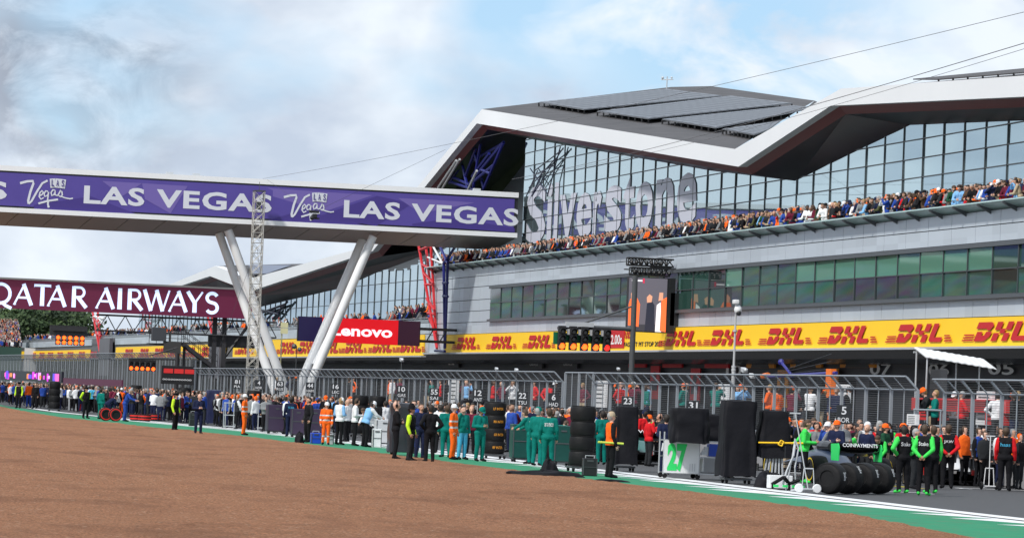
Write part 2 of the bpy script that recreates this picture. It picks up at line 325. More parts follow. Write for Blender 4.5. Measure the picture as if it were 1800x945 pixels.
# glazing: single panes with slight tilt between dark mullions
glass=mat('reflective_glazing',(.43,.57,.62),.025,.85); tgl=[mat('tinted_band_glazing',(.055,.14,.115),.03,.55),mat('green_blind_glazing',(.1,.27,.2),.05,.25),mat('dark_band_glazing',(.03,.045,.045),.03,.35)]; mul=mat('mullion',(.045,.055,.06),.4)
def glaze(name,p,t0,t1,dt,z0,dz,ztop,gmt,rows=None,tilt=.003,mw=.05):
    g=MB(); g.keep=1; m=MB(); rnd=random.Random(name); n=max(1,round((t1-t0)/dt)); dt=(t1-t0)/n
    for i in range(n):
        a=t0+i*dt; b=a+dt; zt=max(ztop(a),ztop(b))+.15; z=z0; j=0
        while z<zt-.01:
            ze=min(z+dz,zt); q=[rnd.uniform(-tilt,tilt)*k for k in (dt,dz)]
            if isinstance(gmt,list): g.mi=(1 if 158<a<200 and rnd.random()<.7 else rnd.choice((0,0,2))) if j==1 else rnd.choice((0,0,0,2))
            g.add([(p-q[0],a,z),(p+q[0],b,z),(p+q[0]+q[1],b,ze),(p-q[0]+q[1],a,ze)],[(0,3,2,1)])
            m.box((p-.02,(a+b)/2,z),(.07,dt,mw)); z=ze; j+=1
        zt2=ztop(a)+.1; m.box((p-.02,a,(z0+zt2)/2),(.07,mw*1.5,zt2-z0))
    o=g.build('window' if 'band' in name else 'glass_wall',gmt,bld); m.build('mullions',mul,o)
    return o
ztn=lambda t: interp(sorted([(v.y,v.z) for v in G]),t)
glaze('near_wall',PG,108,265.3,2.95,11.1,.97,ztn,glass,tilt=.005)
FTs=sorted([(v.y,v.z) for v in FT]); ztf=lambda t: interp(FTs,t)
glaze('far_wall',PG,FT[0].y-12,470,2.95,6.9,1.5,ztf,glass)
wt=[(108,9.87),(270,9.87)]; glaze('window_band',59.96,108,259.7,3.2,7.6,1.14,lambda t:9.72,tgl,tilt=.006)
# facade panels: near block, then the lower far block
pan=mat('grey_cladding_panel',(.5,.56,.62),.38,.25,var=.09,cells=(100,3.2,1.03)); jnt=mat('panel_joint',(.1,.105,.115),.6)
def panels(mb,t0,t1,z0,z1,p=PF,dt=3.2,g=.045):
    n=max(1,round((t1-t0)/dt)); d=(t1-t0)/n
    for i in range(n): mb.box((p+.06,t0+(i+.5)*d,(z0+z1)/2),(.12,d-g,z1-z0-g))
mb=MB()
for z0,z1 in ((6.6,7.45),(9.98,10.75),(10.75,11.42)): panels(mb,108,280,z0,z1) if z0<7 or z0>9 else None
for z0,z1 in ((7.45,8.25),(8.25,9.05),(9.05,9.98)): panels(mb,260,280,z0,z1)
for a,b in ((280.2,466),(490,600)):
    for z0,z1 in ((6.7,7.55),): panels(mb,a,b,z0,z1)
panels(mb,280.2,292,5.1,6.7)
mb.build('facade_panels',pan,bld); mb=MB(); panels(mb,275,280,5.1,6.6); mb.build('facade_panels',pan,bld)
mb=MB(); mb.box((60.2,194,8.4),(.12,172.5,6.2)); mb.box((60.2,440,6.3),(.12,320,2.6)); mb.box((60.9,280.15,8.4),(1.5,.1,6.2)); mb.build('backing_wall',jnt,bld)
mb=MB(); mb.box((59.9,184,7.5),(.3,151.6,.17)); mb.box((59.93,184,9.86),(.22,151.6,.2)); mb.build('window_surround',mat('sill_grey',(.07,.08,.09),.45),bld)
mb=MB(); mb.box((59.75,194,5.2),(.5,172,.1)); mb.box((59.8,440,5.0),(.4,318,.1)); mb.build('banner_rail',lgrey,bld)
# balcony: floor, glass ledge on brackets, front rail
mb=MB(); mb.box((62.0,194,10.9),(3.4,171,.2)); mb.box((61.9,440,6.85),(3.6,318,.18)); mb.build('balcony_floor',dgrey,bld)
ledge=mat('green_glass_ledge',(.48,.68,.66),.25,.0); mb=MB(); mk=MB()
mb.add([(59.35,108,11.74),(59.35,279.7,11.74),(60.25,279.7,11.46),(60.25,108,11.46),(59.35,108,11.70),(59.35,279.7,11.70),(60.25,279.7,11.42),(60.25,108,11.42)],[(0,1,2,3),(7,6,5,4),(0,4,5,1),(3,2,6,7)])
lg=None; t=109.; BR=[]
while t<280: mk=MB(); BR.append(mk); mk.add([(59.3,t,11.69),(60.2,t,11.4),(60.2,t,11.15),(59.3,t,11.6),(59.3,t+.1,11.69),(60.2,t+.1,11.4),(60.2,t+.1,11.15),(59.3,t+.1,11.6)],[(0,1,2,3),(7,6,5,4),(0,3,7,4),(3,2,6,7)]); t+=3.2
lg=mb.build('glass_ledge',ledge,bld); [k.build('bracket',mat('bracket_grey',(.12,.13,.14),.4,.5),lg) for k in BR]
mb=MB(); mb.tube((60.15,108,11.86),(60.15,279.6,11.86),.035); mb.tube((60.3,281,7.95),(60.3,600,7.95),.035)
t=282.
while t<600: mb.tube((60.3,t,6.9),(60.3,t,7.95),.03,5); mb.box((60.3,t+.8,7.4),(.02,1.5,.9)); t+=1.6
mb.build('balcony_rail',mat('rail_grey',(.3,.33,.36),.35,.5),bld)
# undercroft: curved dark soffit, garage wall, openings, piers, signs
mb=MB()
for t0,t1 in ((108,280),(280,600)):
    pr=[(59.9,5.15),(60.6,4.75),(61.8,4.62),(64.2,4.6)]
    for (a,b),(c,d) in zip(pr,pr[1:]): mb.quad((a,t0,b),(a,t1,b),(c,t1,d),(c,t0,d))
mb.build('undercroft_soffit',mat('glossy_dark_soffit',(.07,.073,.078),.25,var=.25,sc=.6),bld)
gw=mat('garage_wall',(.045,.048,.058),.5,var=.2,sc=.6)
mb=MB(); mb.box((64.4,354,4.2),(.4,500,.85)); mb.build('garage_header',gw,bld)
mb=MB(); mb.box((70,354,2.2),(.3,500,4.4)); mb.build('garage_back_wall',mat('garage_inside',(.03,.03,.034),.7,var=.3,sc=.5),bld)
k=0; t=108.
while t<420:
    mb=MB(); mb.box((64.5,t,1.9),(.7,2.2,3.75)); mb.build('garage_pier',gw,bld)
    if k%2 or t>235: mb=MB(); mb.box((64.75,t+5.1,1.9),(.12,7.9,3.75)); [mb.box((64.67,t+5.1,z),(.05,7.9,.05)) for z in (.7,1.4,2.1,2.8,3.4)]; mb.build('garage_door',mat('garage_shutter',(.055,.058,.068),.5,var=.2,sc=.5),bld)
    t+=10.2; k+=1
numm=mat('number_white',(.88,.88,.88),.6)
for s,x,y,w in (('07',1553,649,1.5),('06',1655,650,1.3),('05',1765,648,1.5),('10',1294,651,1.4)):
    P=atp(x,y,64.1); text_mb(s,P+Vector((0,w*1.35,-.28)),U_F,V_F,w*2.3,.6,.02,.06).build('garage_number',numm,bld)
# team boards above the garages
def gsign(x,y,w,h,c,c2=None,txt=None,tc=None,dark=False):
    P=atp(x,y,64.0); r=thing('garage_sign','',  'sign',P); mb=MB(); mb.box(P,(.12,w,h)); mb.build('panel',c,r)
    if c2: mb=MB(); mb.add([P+Vector((-.07,w/2-.9,-h/2)),P+Vector((-.07,-w/2+.9,-h/2)),P+Vector((-.07,-w/2+1.6,h/2)),P+Vector((-.07,w/2-1.6,h/2))],[(0,1,2,3)]); mb.build('centre_field',c2,r)
    if txt: text_mb(txt,P+Vector((-.07,w*.25,-h*.1)),U_F,V_F,w*.5,h*.3,.01,.012).build('lettering',tc or numm,r)
    return r
rs=mat('sign_red',(.7,.02,.03),.5); os_=mat('sign_orange',(.9,.34,.03),.5); ds=mat('sign_dark',(.06,.06,.065),.5)
for x,y,w,h,c,c2,txt,lab in ((1121,637,4.2,.62,rs,None,'16','red garage sign left of the three red signs under the yellow banner'),(1183,637,4.4,.62,rs,None,'44','red garage sign in the middle of the three red signs under the yellow banner'),(1261,637,5,.64,rs,None,'16','red garage sign nearest the orange ones, right of the camera mast'),
   (1338,636,5.4,.68,os_,ds,'PIASTRI','orange garage sign with dark centre, first from the camera mast'),(1418,635,5.6,.68,os_,ds,'NORRIS','orange garage sign with dark centre, second from the camera mast'),(1509,634,5.8,.7,os_,ds,'McLaren','orange garage sign with dark centre beside the garage number 07'),
   (1600,634,5,.65,ds,None,'FIA','black garage sign between the numbers 07 and 06'),(1710,632,5,.65,ds,None,'FIA','black garage sign above the white canopy'),
   (1000,641,5,.5,ds,None,'GARAGE','black garage sign under the start lights'),(940,641,5,.5,ds,None,'GARAGE','black garage sign left of the start lights'),(795,640,5,.5,ds,None,'8','black garage sign below the first yellow banner logo')):
    gsign(x,y,w,h,c,c2,txt).__setitem__('label',lab)
for x,y,c,lab in ((1223,660,rs,'red upright portrait banner left of the camera mast'),(1152,655,rs,'red upright portrait banner beside the signal post'),(1377,664,os_,'orange upright portrait banner right of the camera mast'),(1463,662,os_,'orange upright portrait banner behind the crane boom')):
    P=atp(x,y,63.9); r=thing('portrait_banner',lab,'banner',P); mb=MB(); mb.box(P+Vector((0,0,-.6)),(.08,2.0,2.1)); mb.build('cloth',c,r)
    mb=MB(); mb.ball(P+Vector((-.05,0,-.2)),.28,10,(.1,1.6,1)); mb.box(P+Vector((-.06,0,-.8)),(.03,1.4,.6)); mb.build('portrait',ds,r)
# big wall lettering on the near glazing
sl_=mat('frosted_lettering',(.5,.52,.6),.55)
mb=None
for ch,z0,z1,yt,yb in (('S',94,226,195,590),('i',236,270,172,570),('l',285,311,165,565),('v',322,436,252,553),('e',441,546,240,545),('r',556,612,226,530),('s',636,752,192,517),('t',764,842,122,497),('o',850,968,165,497),('n',990,1112,140,480),('e',1136,1272,106,450)):
    a=atp(900+z0/3.94,280+yb/3.94,63.365); b=atp(900+z1/3.94,280+yb/3.94,63.365); c=atp(900+z0/3.94,280+yt/3.94,63.365); zb=a.z if ch in 'Sil' else max(13.1,a.z-.05)
    mb=text_mb(ch,Vector((63.36,a.y,zb)),U_F,V_F,a.y-b.y,c.z-zb,.028,.004,mb=mb)
mb.build('wall_lettering',sl_,bld)
# yellow banners with red logos
def logo(P,h):   # slanted D, H, L with speed lines either side, u to the right, height h, width 6.6 h
    k=h; s=.45; P_=[]
    def sl(p): return [(x+s*(y-.5)*1.5,y) for x,y in p]
    P_.append(sl([(1.25,1),(1.25,.66),(1.75,.66),(1.75,1)])); P_.append(sl([(1.75,1),(1.75,.66),(2.2,.66),(2.35,.56),(2.55,.56),(2.75,.8),(2.6,.96),(2.4,1)]))
    P_.append(sl([(1.45,.5),(1.45,.0),(1.95,.0),(1.95,.5)])); P_.append(sl([(1.95,.3),(1.95,0),(2.4,0),(2.75,.25),(2.8,.5),(2.3,.5),(2.2,.3)]))
    P_.append(sl([(3.0,1),(3.0,.58),(3.5,.58),(3.5,1)])); P_.append(sl([(3.0,.42),(3.0,0),(3.5,0),(3.5,.42)])); P_.append(sl([(3.5,.64),(3.5,.4),(3.95,.4),(3.95,.64)])); P_.append(sl([(3.95,1),(3.95,.58),(4.45,.58),(4.45,1)])); P_.append(sl([(3.95,.42),(3.95,0),(4.45,0),(4.45,.42)]))
    P_.append(sl([(4.7,1),(4.7,.4),(5.2,.4),(5.2,1)])); P_.append(sl([(4.7,.4),(4.75,.1),(4.95,0),(6.0,0),(6.0,.26),(5.2,.26),(5.2,.4)]))
    for i in range(3): y=.02+.14*i; P_.append([(.0+.1*i,y),(1.05+.05*i,y),(1.1+.05*i,y+.075),(.05+.1*i,y+.075)]); P_.append([(6.0,y),(6.75-.1*i,y),(6.8-.1*i,y+.075),(6.05,y+.075)])
    return stroke_mb(P_,P,U_F,V_F,k,.03)
def banner(label,t0,t1,z0,z1,xs,yc):
    r=thing('yellow_banner',label,'banner',(PF-.1,(t0+t1)/2,z0)); n=int((t1-t0)/6.4)+1
    mb=MB(); mb.box((PF-.08,(t0+t1)/2,(z0+z1)/2),(.1,t1-t0,z1-z0)); c=mb.build('cloth',yellow,r)
    for x in xs:
        P=atp(x,600,PF-.13); h=(z1-z0)*.66; logo(Vector((PF-.13,P.y+h*4.4*1.3,z0+(z1-z0)*.16)),h) if 0 else None
        lm=logo(Vector((0,0,0)),h); s=1.62; lm.v=[(PF-.16+v[0]*0+ (v[0])*1, P.y+ (v[1]+3.4*h)*s, z0+(z1-z0)*.17+v[2]) for v in lm.v]
        lm.build('logo',dhlred,r)
    return r
bn=banner('longest yellow banner with red logos, right of the blue and red struts',108,273.8,5.28,6.58,[820,882,948,1196,1278,1380,1490,1615,1757,1930],0)
P=atp(1085,600,PF-.14); mb=MB(); mb.box((PF-.15,P.y,5.98),(.06,3.4,1.1)); c=mb.build('record_panel',dhlred,bn)
text_mb('2.00s',Vector((PF-.19,P.y+1.3,5.65)),U_F,V_F,2.6,.6,.02,.01).build('lettering',mat('number_pale',(.8,.8,.78),.5),c)
P=atp(1099,600,PF-.14); text_mb('FASTEST PIT STOP 2025',Vector((PF-.14,P.y+.2,5.5)),U_F,V_F,8.6,.28,.02,.015).build('lettering',black,bn)
lm=logo(Vector((0,0,0)),.42); P=atp(1110,600,PF); lm.v=[(PF-.16,P.y+(v[1]+2.2)*1.3,6.0+v[2]) for v in lm.v]; lm.build('logo',dhlred,bn)
banner('yellow banner with red logos behind the white bridge legs and the red screen',281.5,373,5.08,6.66,[430,505,540,580,623,672,722],0)
banner('yellow banner with red logos behind the stair tower under the maroon gantry',378,464,4.85,6.4,[228,255,281,308,335,365],0)
banner('farthest yellow banner with red logos, left of the dark screen pillar',490,600,4.7,6.2,[60,75,90,107,125,145,166],0)
# part d
# ================= footbridge with the purple banner
TB=263.5
br=thing('footbridge','long white footbridge with purple banner crossing high above the track','bridge',(35,TB+2.5,13.5))
P0,P1=6.,62.6
mb=MB(); mb.box(((P0+P1)/2,TB+2.5,16.69),(P1-P0,5,.36)); mb.build('top_edge',white,br)
mb=MB(); mb.add([(P0,TB-.05,13.955),(P1,TB-.05,13.955),(P1,TB-.05,13.62),(P0,TB-.05,13.62),(P0,TB+5,13.955),(P1,TB+5,13.955),(P1,TB+5,13.62),(P0,TB+5,13.62)],[(0,1,2,3),(4,7,6,5),(0,4,5,1),(0,3,7,4),(1,5,6,2)]); mb.build('bottom_edge',white,br)
mb=MB(); rnd=random.Random(2); k=P0
while k<P1-.1:
    e=min(k+2.6,P1); mb.add([(k+.03,TB+.02,13.61),(e-.03,TB+.02,13.61),(e-.5,TB+4.9,12.87),(k+.0-.47,TB+4.9,12.87)],[(0,1,2,3)]); k=e
mb.box(((P0+P1)/2,TB+5,13.28),(P1-P0,.1,.82)); mb.build('underside',mat('bridge_underside_panel',(.36,.34,.33),.5,.2,var=.1,sc=.3),br)
mb=MB(); mb.box(((P0+P1)/2,TB+.2,15.24),(P1-P0,.1,2.54)); mb.box(((P0+P1)/2,TB+4.8,15.24),(P1-P0,.1,2.54)); mb.box((P1-.05,TB+2.5,15.24),(.1,4.6,2.54)); mb.build('side_glazing',mat('bridge_dark_frame',(.02,.02,.025),.3),br)
mb=MB(); mb.box(((P0+P1)/2-.12,TB+.1,15.24),(P1-P0-.3,.06,2.31)); cl=mb.build('purple_banner',mat('purple_banner_cloth',(.075,.05,.28),.5,var=.1,sc=.5,hue=(.085,.06,.3)),br)
Pp=lambda x,y,o=0: (lambda v: Vector((v.x,TB+.07-o,v.z)))(att(x,y,TB))
pl=mat('purple_light_facet',(.15,.11,.37),.5); pd=mat('purple_dark_facet',(.05,.03,.21),.5)
fo=0.
for m_,q in ((pl,[(470,330),(580,339),(520,352)]),(pl,[(480,331),(655,343),(570,372),(480,345)]),(pd,[(663,344),(725,358),(662,397),(560,380)]),(pl,[(700,348),(760,351),(835,356),(740,375)]),(pd,[(725,393),(800,383),(905,401),(905,408),(725,396)]),(pd,[(468,388),(530,370),(660,400),(468,389)]),(pl,[(180,318),(250,322),(215,345)]),(pl,[(250,322),(330,327),(300,375),(255,350)]),(pd,[(60,360),(160,345),(250,380),(60,372)])):
    fo=fo+.0015; mb=MB(); mb.keep=1; mb.quad(*[Pp(x,y,fo) for x,y in q][::-1]); mb.build('printed_facet',m_,cl)
lt=mat('banner_white_lettering',(.62,.64,.7),.6)
for s,x0,x1,yb,h in (('LAS VEGAS',147,478,357,1.28),('LAS VEGAS',604,912,381.5,1.26),('S',-26,12,349,1.28)):
    o=Pp(x0,yb,.0); w=Pp(x1,yb).x-o.x; zt=att(x1,yb+(x1-x0)*.045,TB).z
    text_mb(s,Vector((o.x,o.y,o.z-.02)),U_B,V_F,w,h,.03,.02,align=1.1).build('lettering',lt,cl)
def vegas(x,y,k):
    f=lambda pts: [(a-120,370-b) for a,b in pts]; st=[]
    for pts,w in (([(122,222),(165,208),(203,204),(206,220),(190,270),(178,330),(182,349)],15),([(182,349),(200,330),(230,270),(262,215),(295,196)],13),
       ([(246,296),(262,288),(272,272),(262,262),(250,275),(246,300),(258,316),(275,306)],9),([(300,265),(286,262),(276,280),(282,298),(296,292),(304,268),(300,320),(306,366)],9),([(344,255),(330,253),(320,272),(326,290),(338,284),(348,256),(346,284),(360,288)],9),
       ([(362,290),(382,250),(388,262),(392,282),(382,294),(370,288)],9),([(386,292),(410,300),(440,304),(460,300)],8),([(243,344),(300,325),(366,312)],12),([(304,318),(303,345),(310,366)],12)):
        st+=sw(f(pts),w)
    for i,c in enumerate(((328,211),(360,210),(392,212))):
        a=(-.12,.05,.1)[i]; w=17; ca,sa=math.cos(a),math.sin(a)
        st.append(f([(c[0]+w*u*ca-29*v*sa,c[1]+w*u*sa+29*v*ca) for u,v in((-1,-1),(1,-1),(1,1),(-1,1))]))
    stroke_mb(st,Pp(x,y),U_B,V_F,k,.02).build('script_lettering',lt,cl)
    for i,(s,c) in enumerate((('L',320),('A',350),('S',384))): text_mb(s,Pp(x,y)+Vector(((c-120)*k,-.03,(370-230)*k)),U_B,V_F,17*k,42*k,.02,.045).build('lettering',pd,cl)
vegas(33,363,.01105); vegas(497,386,.0108)
for x in (298,345,838): v=att(x,304 if x<400 else 333,TB+2); mb=MB(); mb.box((v.x,TB+2,17.0),(.5,.4,.24)); mb.build('roof_vent',lgrey,br)
# white tubular pylon legs at the pit wall
def legs(label,pairs):
    r=thing('bridge_pylon',label,'bridge support',(pairs[0][1].x,TB+1,0)); mb=MB()
    for a,b,ra in pairs: mb=MB(); mb.tube(a,b,ra,16); mb.build('leg',white,r,smooth=True)
A_=lambda x,y,t,z: Vector((att(x,y,t).x,t,z))
def legs(label,pairs):
    P=[]
    for (x0,y0),(x1,y1),ta,tb,ra,foot in pairs:
        a,b=att(x0,y0,TB+ta),att(x1,y1,TB+tb)
        if foot: b=b+(b-a)*(b.z/(a.z-b.z))
        P.append((a,b,ra))
    r=thing('bridge_pylon',label,'bridge support',(P[0][1].x,TB+1,0))
    for a,b,ra in P: mb=MB(); mb.tube(a,b,ra,16,ra*1.12); mb.build('leg',white,r,smooth=True)
legs('white tubular pylon behind the lattice mast, leaning right towards its foot',[((385,410),(468,643),3.6,2.2,.3,1),((401,404),(487,645),1.,1.4,.3,1),((419,485),(474,600),2.4,1.9,.13,0)])
legs('white tubular pylon in front of the red screen, leaning left towards its foot',[((637,421),(541,645),3.6,2.2,.3,1),((656,415),(558,645),1.,1.4,.3,1),((608,530),(551,640),2.4,1.9,.13,0)])
# lattice mast
def lattice(mb,a,b,w,n,r,dr):
    a=Vector(a);b=Vector(b);d=(b-a); q=d.to_track_quat('Z','Y'); cs=[q@Vector((i*w/2,j*w/2,0)) for i,j in((-1,-1),(1,-1),(1,1),(-1,1))]
    for c in cs: mb.tube(a+c,b+c,r,5)
    for k in range(n):
        p=a+d*(k/n); p2=a+d*((k+1)/n)
        for i in range(4): c,e=cs[i],cs[(i+1)%4]; mb.tube(p+c,p2+e,dr,4); mb.tube(p+e,p2+c,dr,4) if w>.5 else None; mb.tube(p+c,p+e,dr,4)
ms=thing('lattice_mast','slim grey lattice mast in front of the white bridge legs','mast',(43.55,262.3,0))
mb=MB(); lattice(mb,(43.55,262.3,0),(43.5,262.3,15.9),.72,22,.03,.018); mb.build('lattice',mat('mast_steel',(.42,.41,.38),.5,.3),ms)
mb=MB(); mb.box((43.5,262.3,15.95),(.8,.8,.08)); mb.box((43.5,262.3,14.9),(.3,.3,.5)); mb.tube((43.5,262.3,15.9),(43.5,262.3,16.6),.02); mb.build('head_gear',dgrey,ms)
mb=MB(); [mb.tube((43.5,262.3,12),(43.55+i*3.1,266+2*j,0),.012,4) for i,j in((-1,1),(1,1))]; mb.build('guy_wires',dgrey,ms)
# ================= start gantry with the maroon screen
TG=290.
ga=thing('start_gantry','dark start gantry carrying the long maroon screen with pale serif lettering','gantry',(47,TG,0))
Q_=lambda x,y,t=TG: att(x,y,t)
zt,zb=9.62,7.42; pL,pR=14.,47.9
mb=MB(); mb.box(((pL+pR)/2,TG,(zt+zb)/2),(pR-pL,.4,zt-zb)); scn=mb.build('maroon_screen',mat('maroon_screen',(.075,.008,.028),.35,emit=.6),ga)
mb=MB(); mb.box(((pL+pR)/2,TG+.3,zt+.08),(pR-pL,1.6,.14)); mb.build('screen_cap',mat('cap_grey',(.2,.2,.2),.6),ga)
gl=[('Q',-17),('A',23.7),('T',58),('A',83),('R',124),('A',168),('I',205),('R',222),('W',251),('A',296),('Y',327),('S',359)]
def glyph(c):
    K=.18; k=.09
    if c=='A': return sw([(.0,0),(.47,1)],k)+sw([(.42,1),(.82,0)],K)+[[(.2,.3),(.66,.3),(.62,.4),(.24,.4)]]+[[(-.06,0),(.1,0),(.1,.04),(-.06,.0)]]
    if c=='T': return [[(.3,0),(.5,0),(.49,1),(.31,1)],[(0,1.02),(0,.86),(.03,.9),(.77,.9),(.8,.86),(.8,1.02)]]
    if c=='I': return [[(0,0),(.22,0),(.2,1),(.02,1)]]
    if c=='R': return [[(.02,0),(.22,0),(.2,1),(.02,1)]]+sw([(.1,.95)]+arc(.38,.72,.22,.23,90,-90,10)+[(.15,.48)],k+.03)+sw([(.3,.5),(.72,0)],K)
    if c=='W': return sw([(.02,1),(.36,0)],K)+sw([(.36,0),(.62,1)],k)+sw([(.6,1),(.92,0)],K)+sw([(.92,0),(1.22,1)],k)
    if c=='Y': return sw([(.02,1),(.38,.45)],K)+sw([(.38,.45),(.74,1)],k)+[[(.27,0),(.48,0),(.47,.48),(.28,.48)]]
    if c=='S': return sw(arc(.33,.74,.25,.22,25,270,14)+arc(.33,.27,.26,.24,90,-150,14),.16)
    if c=='Q': return sw(arc(.45,.5,.44,.45,0,360,28),.15)+sw([(.5,.1),(.7,-.06),(.98,-.18)],.15)
lt2=mat('screen_pale_lettering',(.55,.66,.95),.5,emit=.75)
for c,x in gl:
    o=Q_(x,540+.045*(x-30)); stroke_mb([[(a*1.,b) for a,b in p] for p in glyph(c)],Vector((o.x,TG-.2,7.72)),U_B,V_F,1.62,.02).build('lettering',lt2,scn)
gm_=mat('gantry_black_steel',(.03,.03,.034),.5)
mb=MB()
for y,zz in ((0,7.25),(0,6.05)): mb.tube((36,TG+.4,zz),(50,TG+.4,zz),.07,6); mb.tube((36,TG+1.6,zz),(50,TG+1.6,zz),.07,6)
for k in range(10): a=36+1.4*k; mb.tube((a,TG+.4,6.05),(a+.7,TG+.4,7.25),.04,5); mb.tube((a+.7,TG+.4,7.25),(a+1.4,TG+.4,6.05),.04,5); mb.tube((a,TG+.4,6.05),(a,TG+1.6,6.05),.03,4)
mb.build('catwalk_truss',gm_,ga)
for x in (377,394): P=A_(x,600,TG+.6,0); mb=MB(); mb.box((P.x,TG+.8,3.7),(.34,.34,7.5)); mb.build('post',gm_,ga)
P=A_(394,600,TG+.6,0); mb=MB(); mb.tube((P.x,TG+.8,4.2),(P.x+2.2,TG+.8,7.4),.13,6); mb.tube((P.x+.2,TG+.8,2),(P.x+2.6,TG+.8,.2),.12,6); mb.box((P.x+1,TG+1,5.6),(4.4,.3,.9)); mb.build('brace',gm_,ga)
# stair and camera platform under the gantry
TG+=8
st=thing('stair_tower','black steel stair and camera platform under the maroon screen','stair',(44,TG-8,0))
f=lambda x,y,t=TG-8: att(x,y,t)
a,b=f(322,602),f(382,648); mb=MB()
for o in (0,1.0): mb.prism([a+Vector((0,o,.1)),a+Vector((0,o,-.25)),b+Vector((0,o,-.25)),b+Vector((0,o,.1))],(0,.06,0))
for k in range(13): p=a.lerp(b,k/12); mb.box(p+Vector((0,.5,0)),(.28,.95,.04))
mb.build('stair_flight',gm_,st)
mb=MB()
for o in (0,1.0):
    for zz in (.55,1.05): mb.tube(a+Vector((0,o,zz)),b+Vector((0,o,zz)),.025,5)
    for k in range(0,13,2): p=a.lerp(b,k/12)+Vector((0,o,0)); mb.tube(p,p+Vector((0,0,1.05)),.022,5)
mb.build('handrail',gm_,st)
a=f(262,604); b=f(325,602); mb=MB(); mb.box(((a.x+b.x)/2,TG-7.4,a.z),(b.x-a.x,1.6,.14)); mb.build('platform',gm_,st)
mb=MB()
for zz in (.5,1.05): mb.tube((a.x,TG-8.1,a.z+zz),(b.x,TG-8.1,a.z+zz),.025,5)
for k in range(6): p=a.lerp(b,k/5); mb.tube(p,p+Vector((0,0,1.05)),.025,5)
mb.build('guard_rail',gm_,st)
for x in (316,326): p=f(x,610); mb=MB(); mb.box((p.x,TG-7.4,a.z/2),(.2,.2,a.z)); mb.build('post',gm_,st)
a=f(278,587); mb=MB(); mb.box((a.x,TG-8.4,a.z),(1.12,.5,1.05),b=.04); tag(mb.build('camera_housing',mat('housing_grey',(.05,.055,.065),.6)),'dark grey box on the platform rail left of the stair','camera housing')
a=f(301,610); mb=MB(); mb.box((a.x,TG-8.5,a.z),(1.35,.12,.9)); mb.box((a.x-.2,TG-8.4,a.z+.7),(.15,.1,.8)); tag(mb.build('blank_panel',mat('panel_dark',(.045,.045,.045),.6)),'dark blank panel on a post left of the stair handrail','panel')
TG-=8
# ================= red screen beside the legs
TL=270.; a,b=att(525,558,TL),att(738,608,TL); z0,z1=5.62,7.42
ls=thing('led_screen','red screen with white lettering between dark blue and plum ends','screen',((a.x+b.x)/2,TL,0))
mb=MB(); mb.box(((a.x+b.x)/2,TL+.25,(z0+z1)/2),(b.x-a.x,.4,z1-z0)); mb.build('housing',black,ls)
for x0,x1,c,nm in ((525,566,(.012,.008,.05),'blue_field'),(566,700,(.72,.004,.012),'red_field'),(700,738,(.03,.006,.02),'plum_field')):
    p0,p1=att(x0,580,TL).x,att(x1,580,TL).x; mb=MB(); mb.box(((p0+p1)/2,TL+.03,(z0+z1)/2),(p1-p0-.004,.04,z1-z0)); w=mb.build(nm,mat(nm,c,.4,emit=.55),ls)
o=att(582,601,TL); text_mb('Lenovo',Vector((o.x,TL,6.13)),U_B,V_F,att(689,600,TL).x-o.x,.8,.03,.02).build('lettering',mat('screen_white',(.8,.82,.9),.5,emit=.7),ls)
mb=MB(); mb.box(((b.x+60)/2+.2,TL+.6,6.9),(60-b.x+1.2,.2,.2)); mb.box(((b.x+60)/2+.2,TL+.6,6.0),(60-b.x+1.2,.2,.2)); [mb.tube((b.x-.4+k,TL+.6,6.),(b.x+.1+k,TL+.6,6.9),.05,5) for k in (0,1,2)]; mb.build('wall_bracket',gm_,ls)
# ================= start lights
lens=mat('lit_orange_lens',(1,.1,.012),.3,emit=2.6); lensr=mat('lit_red_lens',(1,.03,.02),.3,emit=1.2); dk=mat('unlit_lens',(.03,.03,.03),.15); glow=mat('lamp_core',(1,.6,.2),.3,emit=5)
def light_column(r,c,w,h,n,lit,core=True,last=False):
    mb=MB(); mb.box(c,(w,.22,h),b=.02); hb=mb.build('light_box',black,r)
    for k in range(n):
        z=c.z-h/2+w*.5+k*w*.95; on=k<lit
        mb=MB(); mb.lathe([(w*.4,0),(w*.36,-.05),(w*.2,-.08)],16,(c.x,c.y-.11,z),'Y'); mb.build('lens',(lensr if last else lens) if on else dk,hb)
        mb=MB(); mb.add([v for i in range(9) for v in ((c.x+w*.43*math.cos(PI*i/8),c.y-.11,z+w*.43*math.sin(PI*i/8)),(c.x+w*.43*math.cos(PI*i/8),c.y-.3,z+w*.43*math.sin(PI*i/8)))],[(2*i,2*i+1,2*i+3,2*i+2) for i in range(8)]); mb.build('visor',black,hb)
def lights(label,x0,x1,yb,t,w,h,n,lit,lastred=False,arm=None):
    a,b=att(x0,yb,t),att(x1,yb+.04*(x1-x0),t); r=thing('start_lights',label,'start lights',((a.x+b.x)/2,t,a.z))
    for k in range(5):
        x=a.x+w/2+(b.x-a.x-w)*k/4; light_column(r,Vector((x,t,a.z+h/2)),w,h,n,lit,last=lastred and k==4)
    mb=MB(); mb.box(((a.x+b.x)/2,t+.16,a.z+h*.9),(b.x-a.x,.1,.12)); mb.box(((a.x+b.x)/2,t+.16,a.z+h*.35),(b.x-a.x,.06,.08)); mb.build('carrier',gm_,r)
    return r,a,b
TS=44.6/math.tan(math.atan(220/F)+TH); PS=44.6
r,a,b=lights('row of five lit start lights hung on an arm in front of the yellow banner',980,1072,614,TS,.34,1.08,3,1,True)
mb=MB(); mb.tube((PS,TS+.3,0),(PS,TS+.3,att(1120,484,TS).z),.13,12); mb.build('signal_post',dgrey,r,smooth=True)
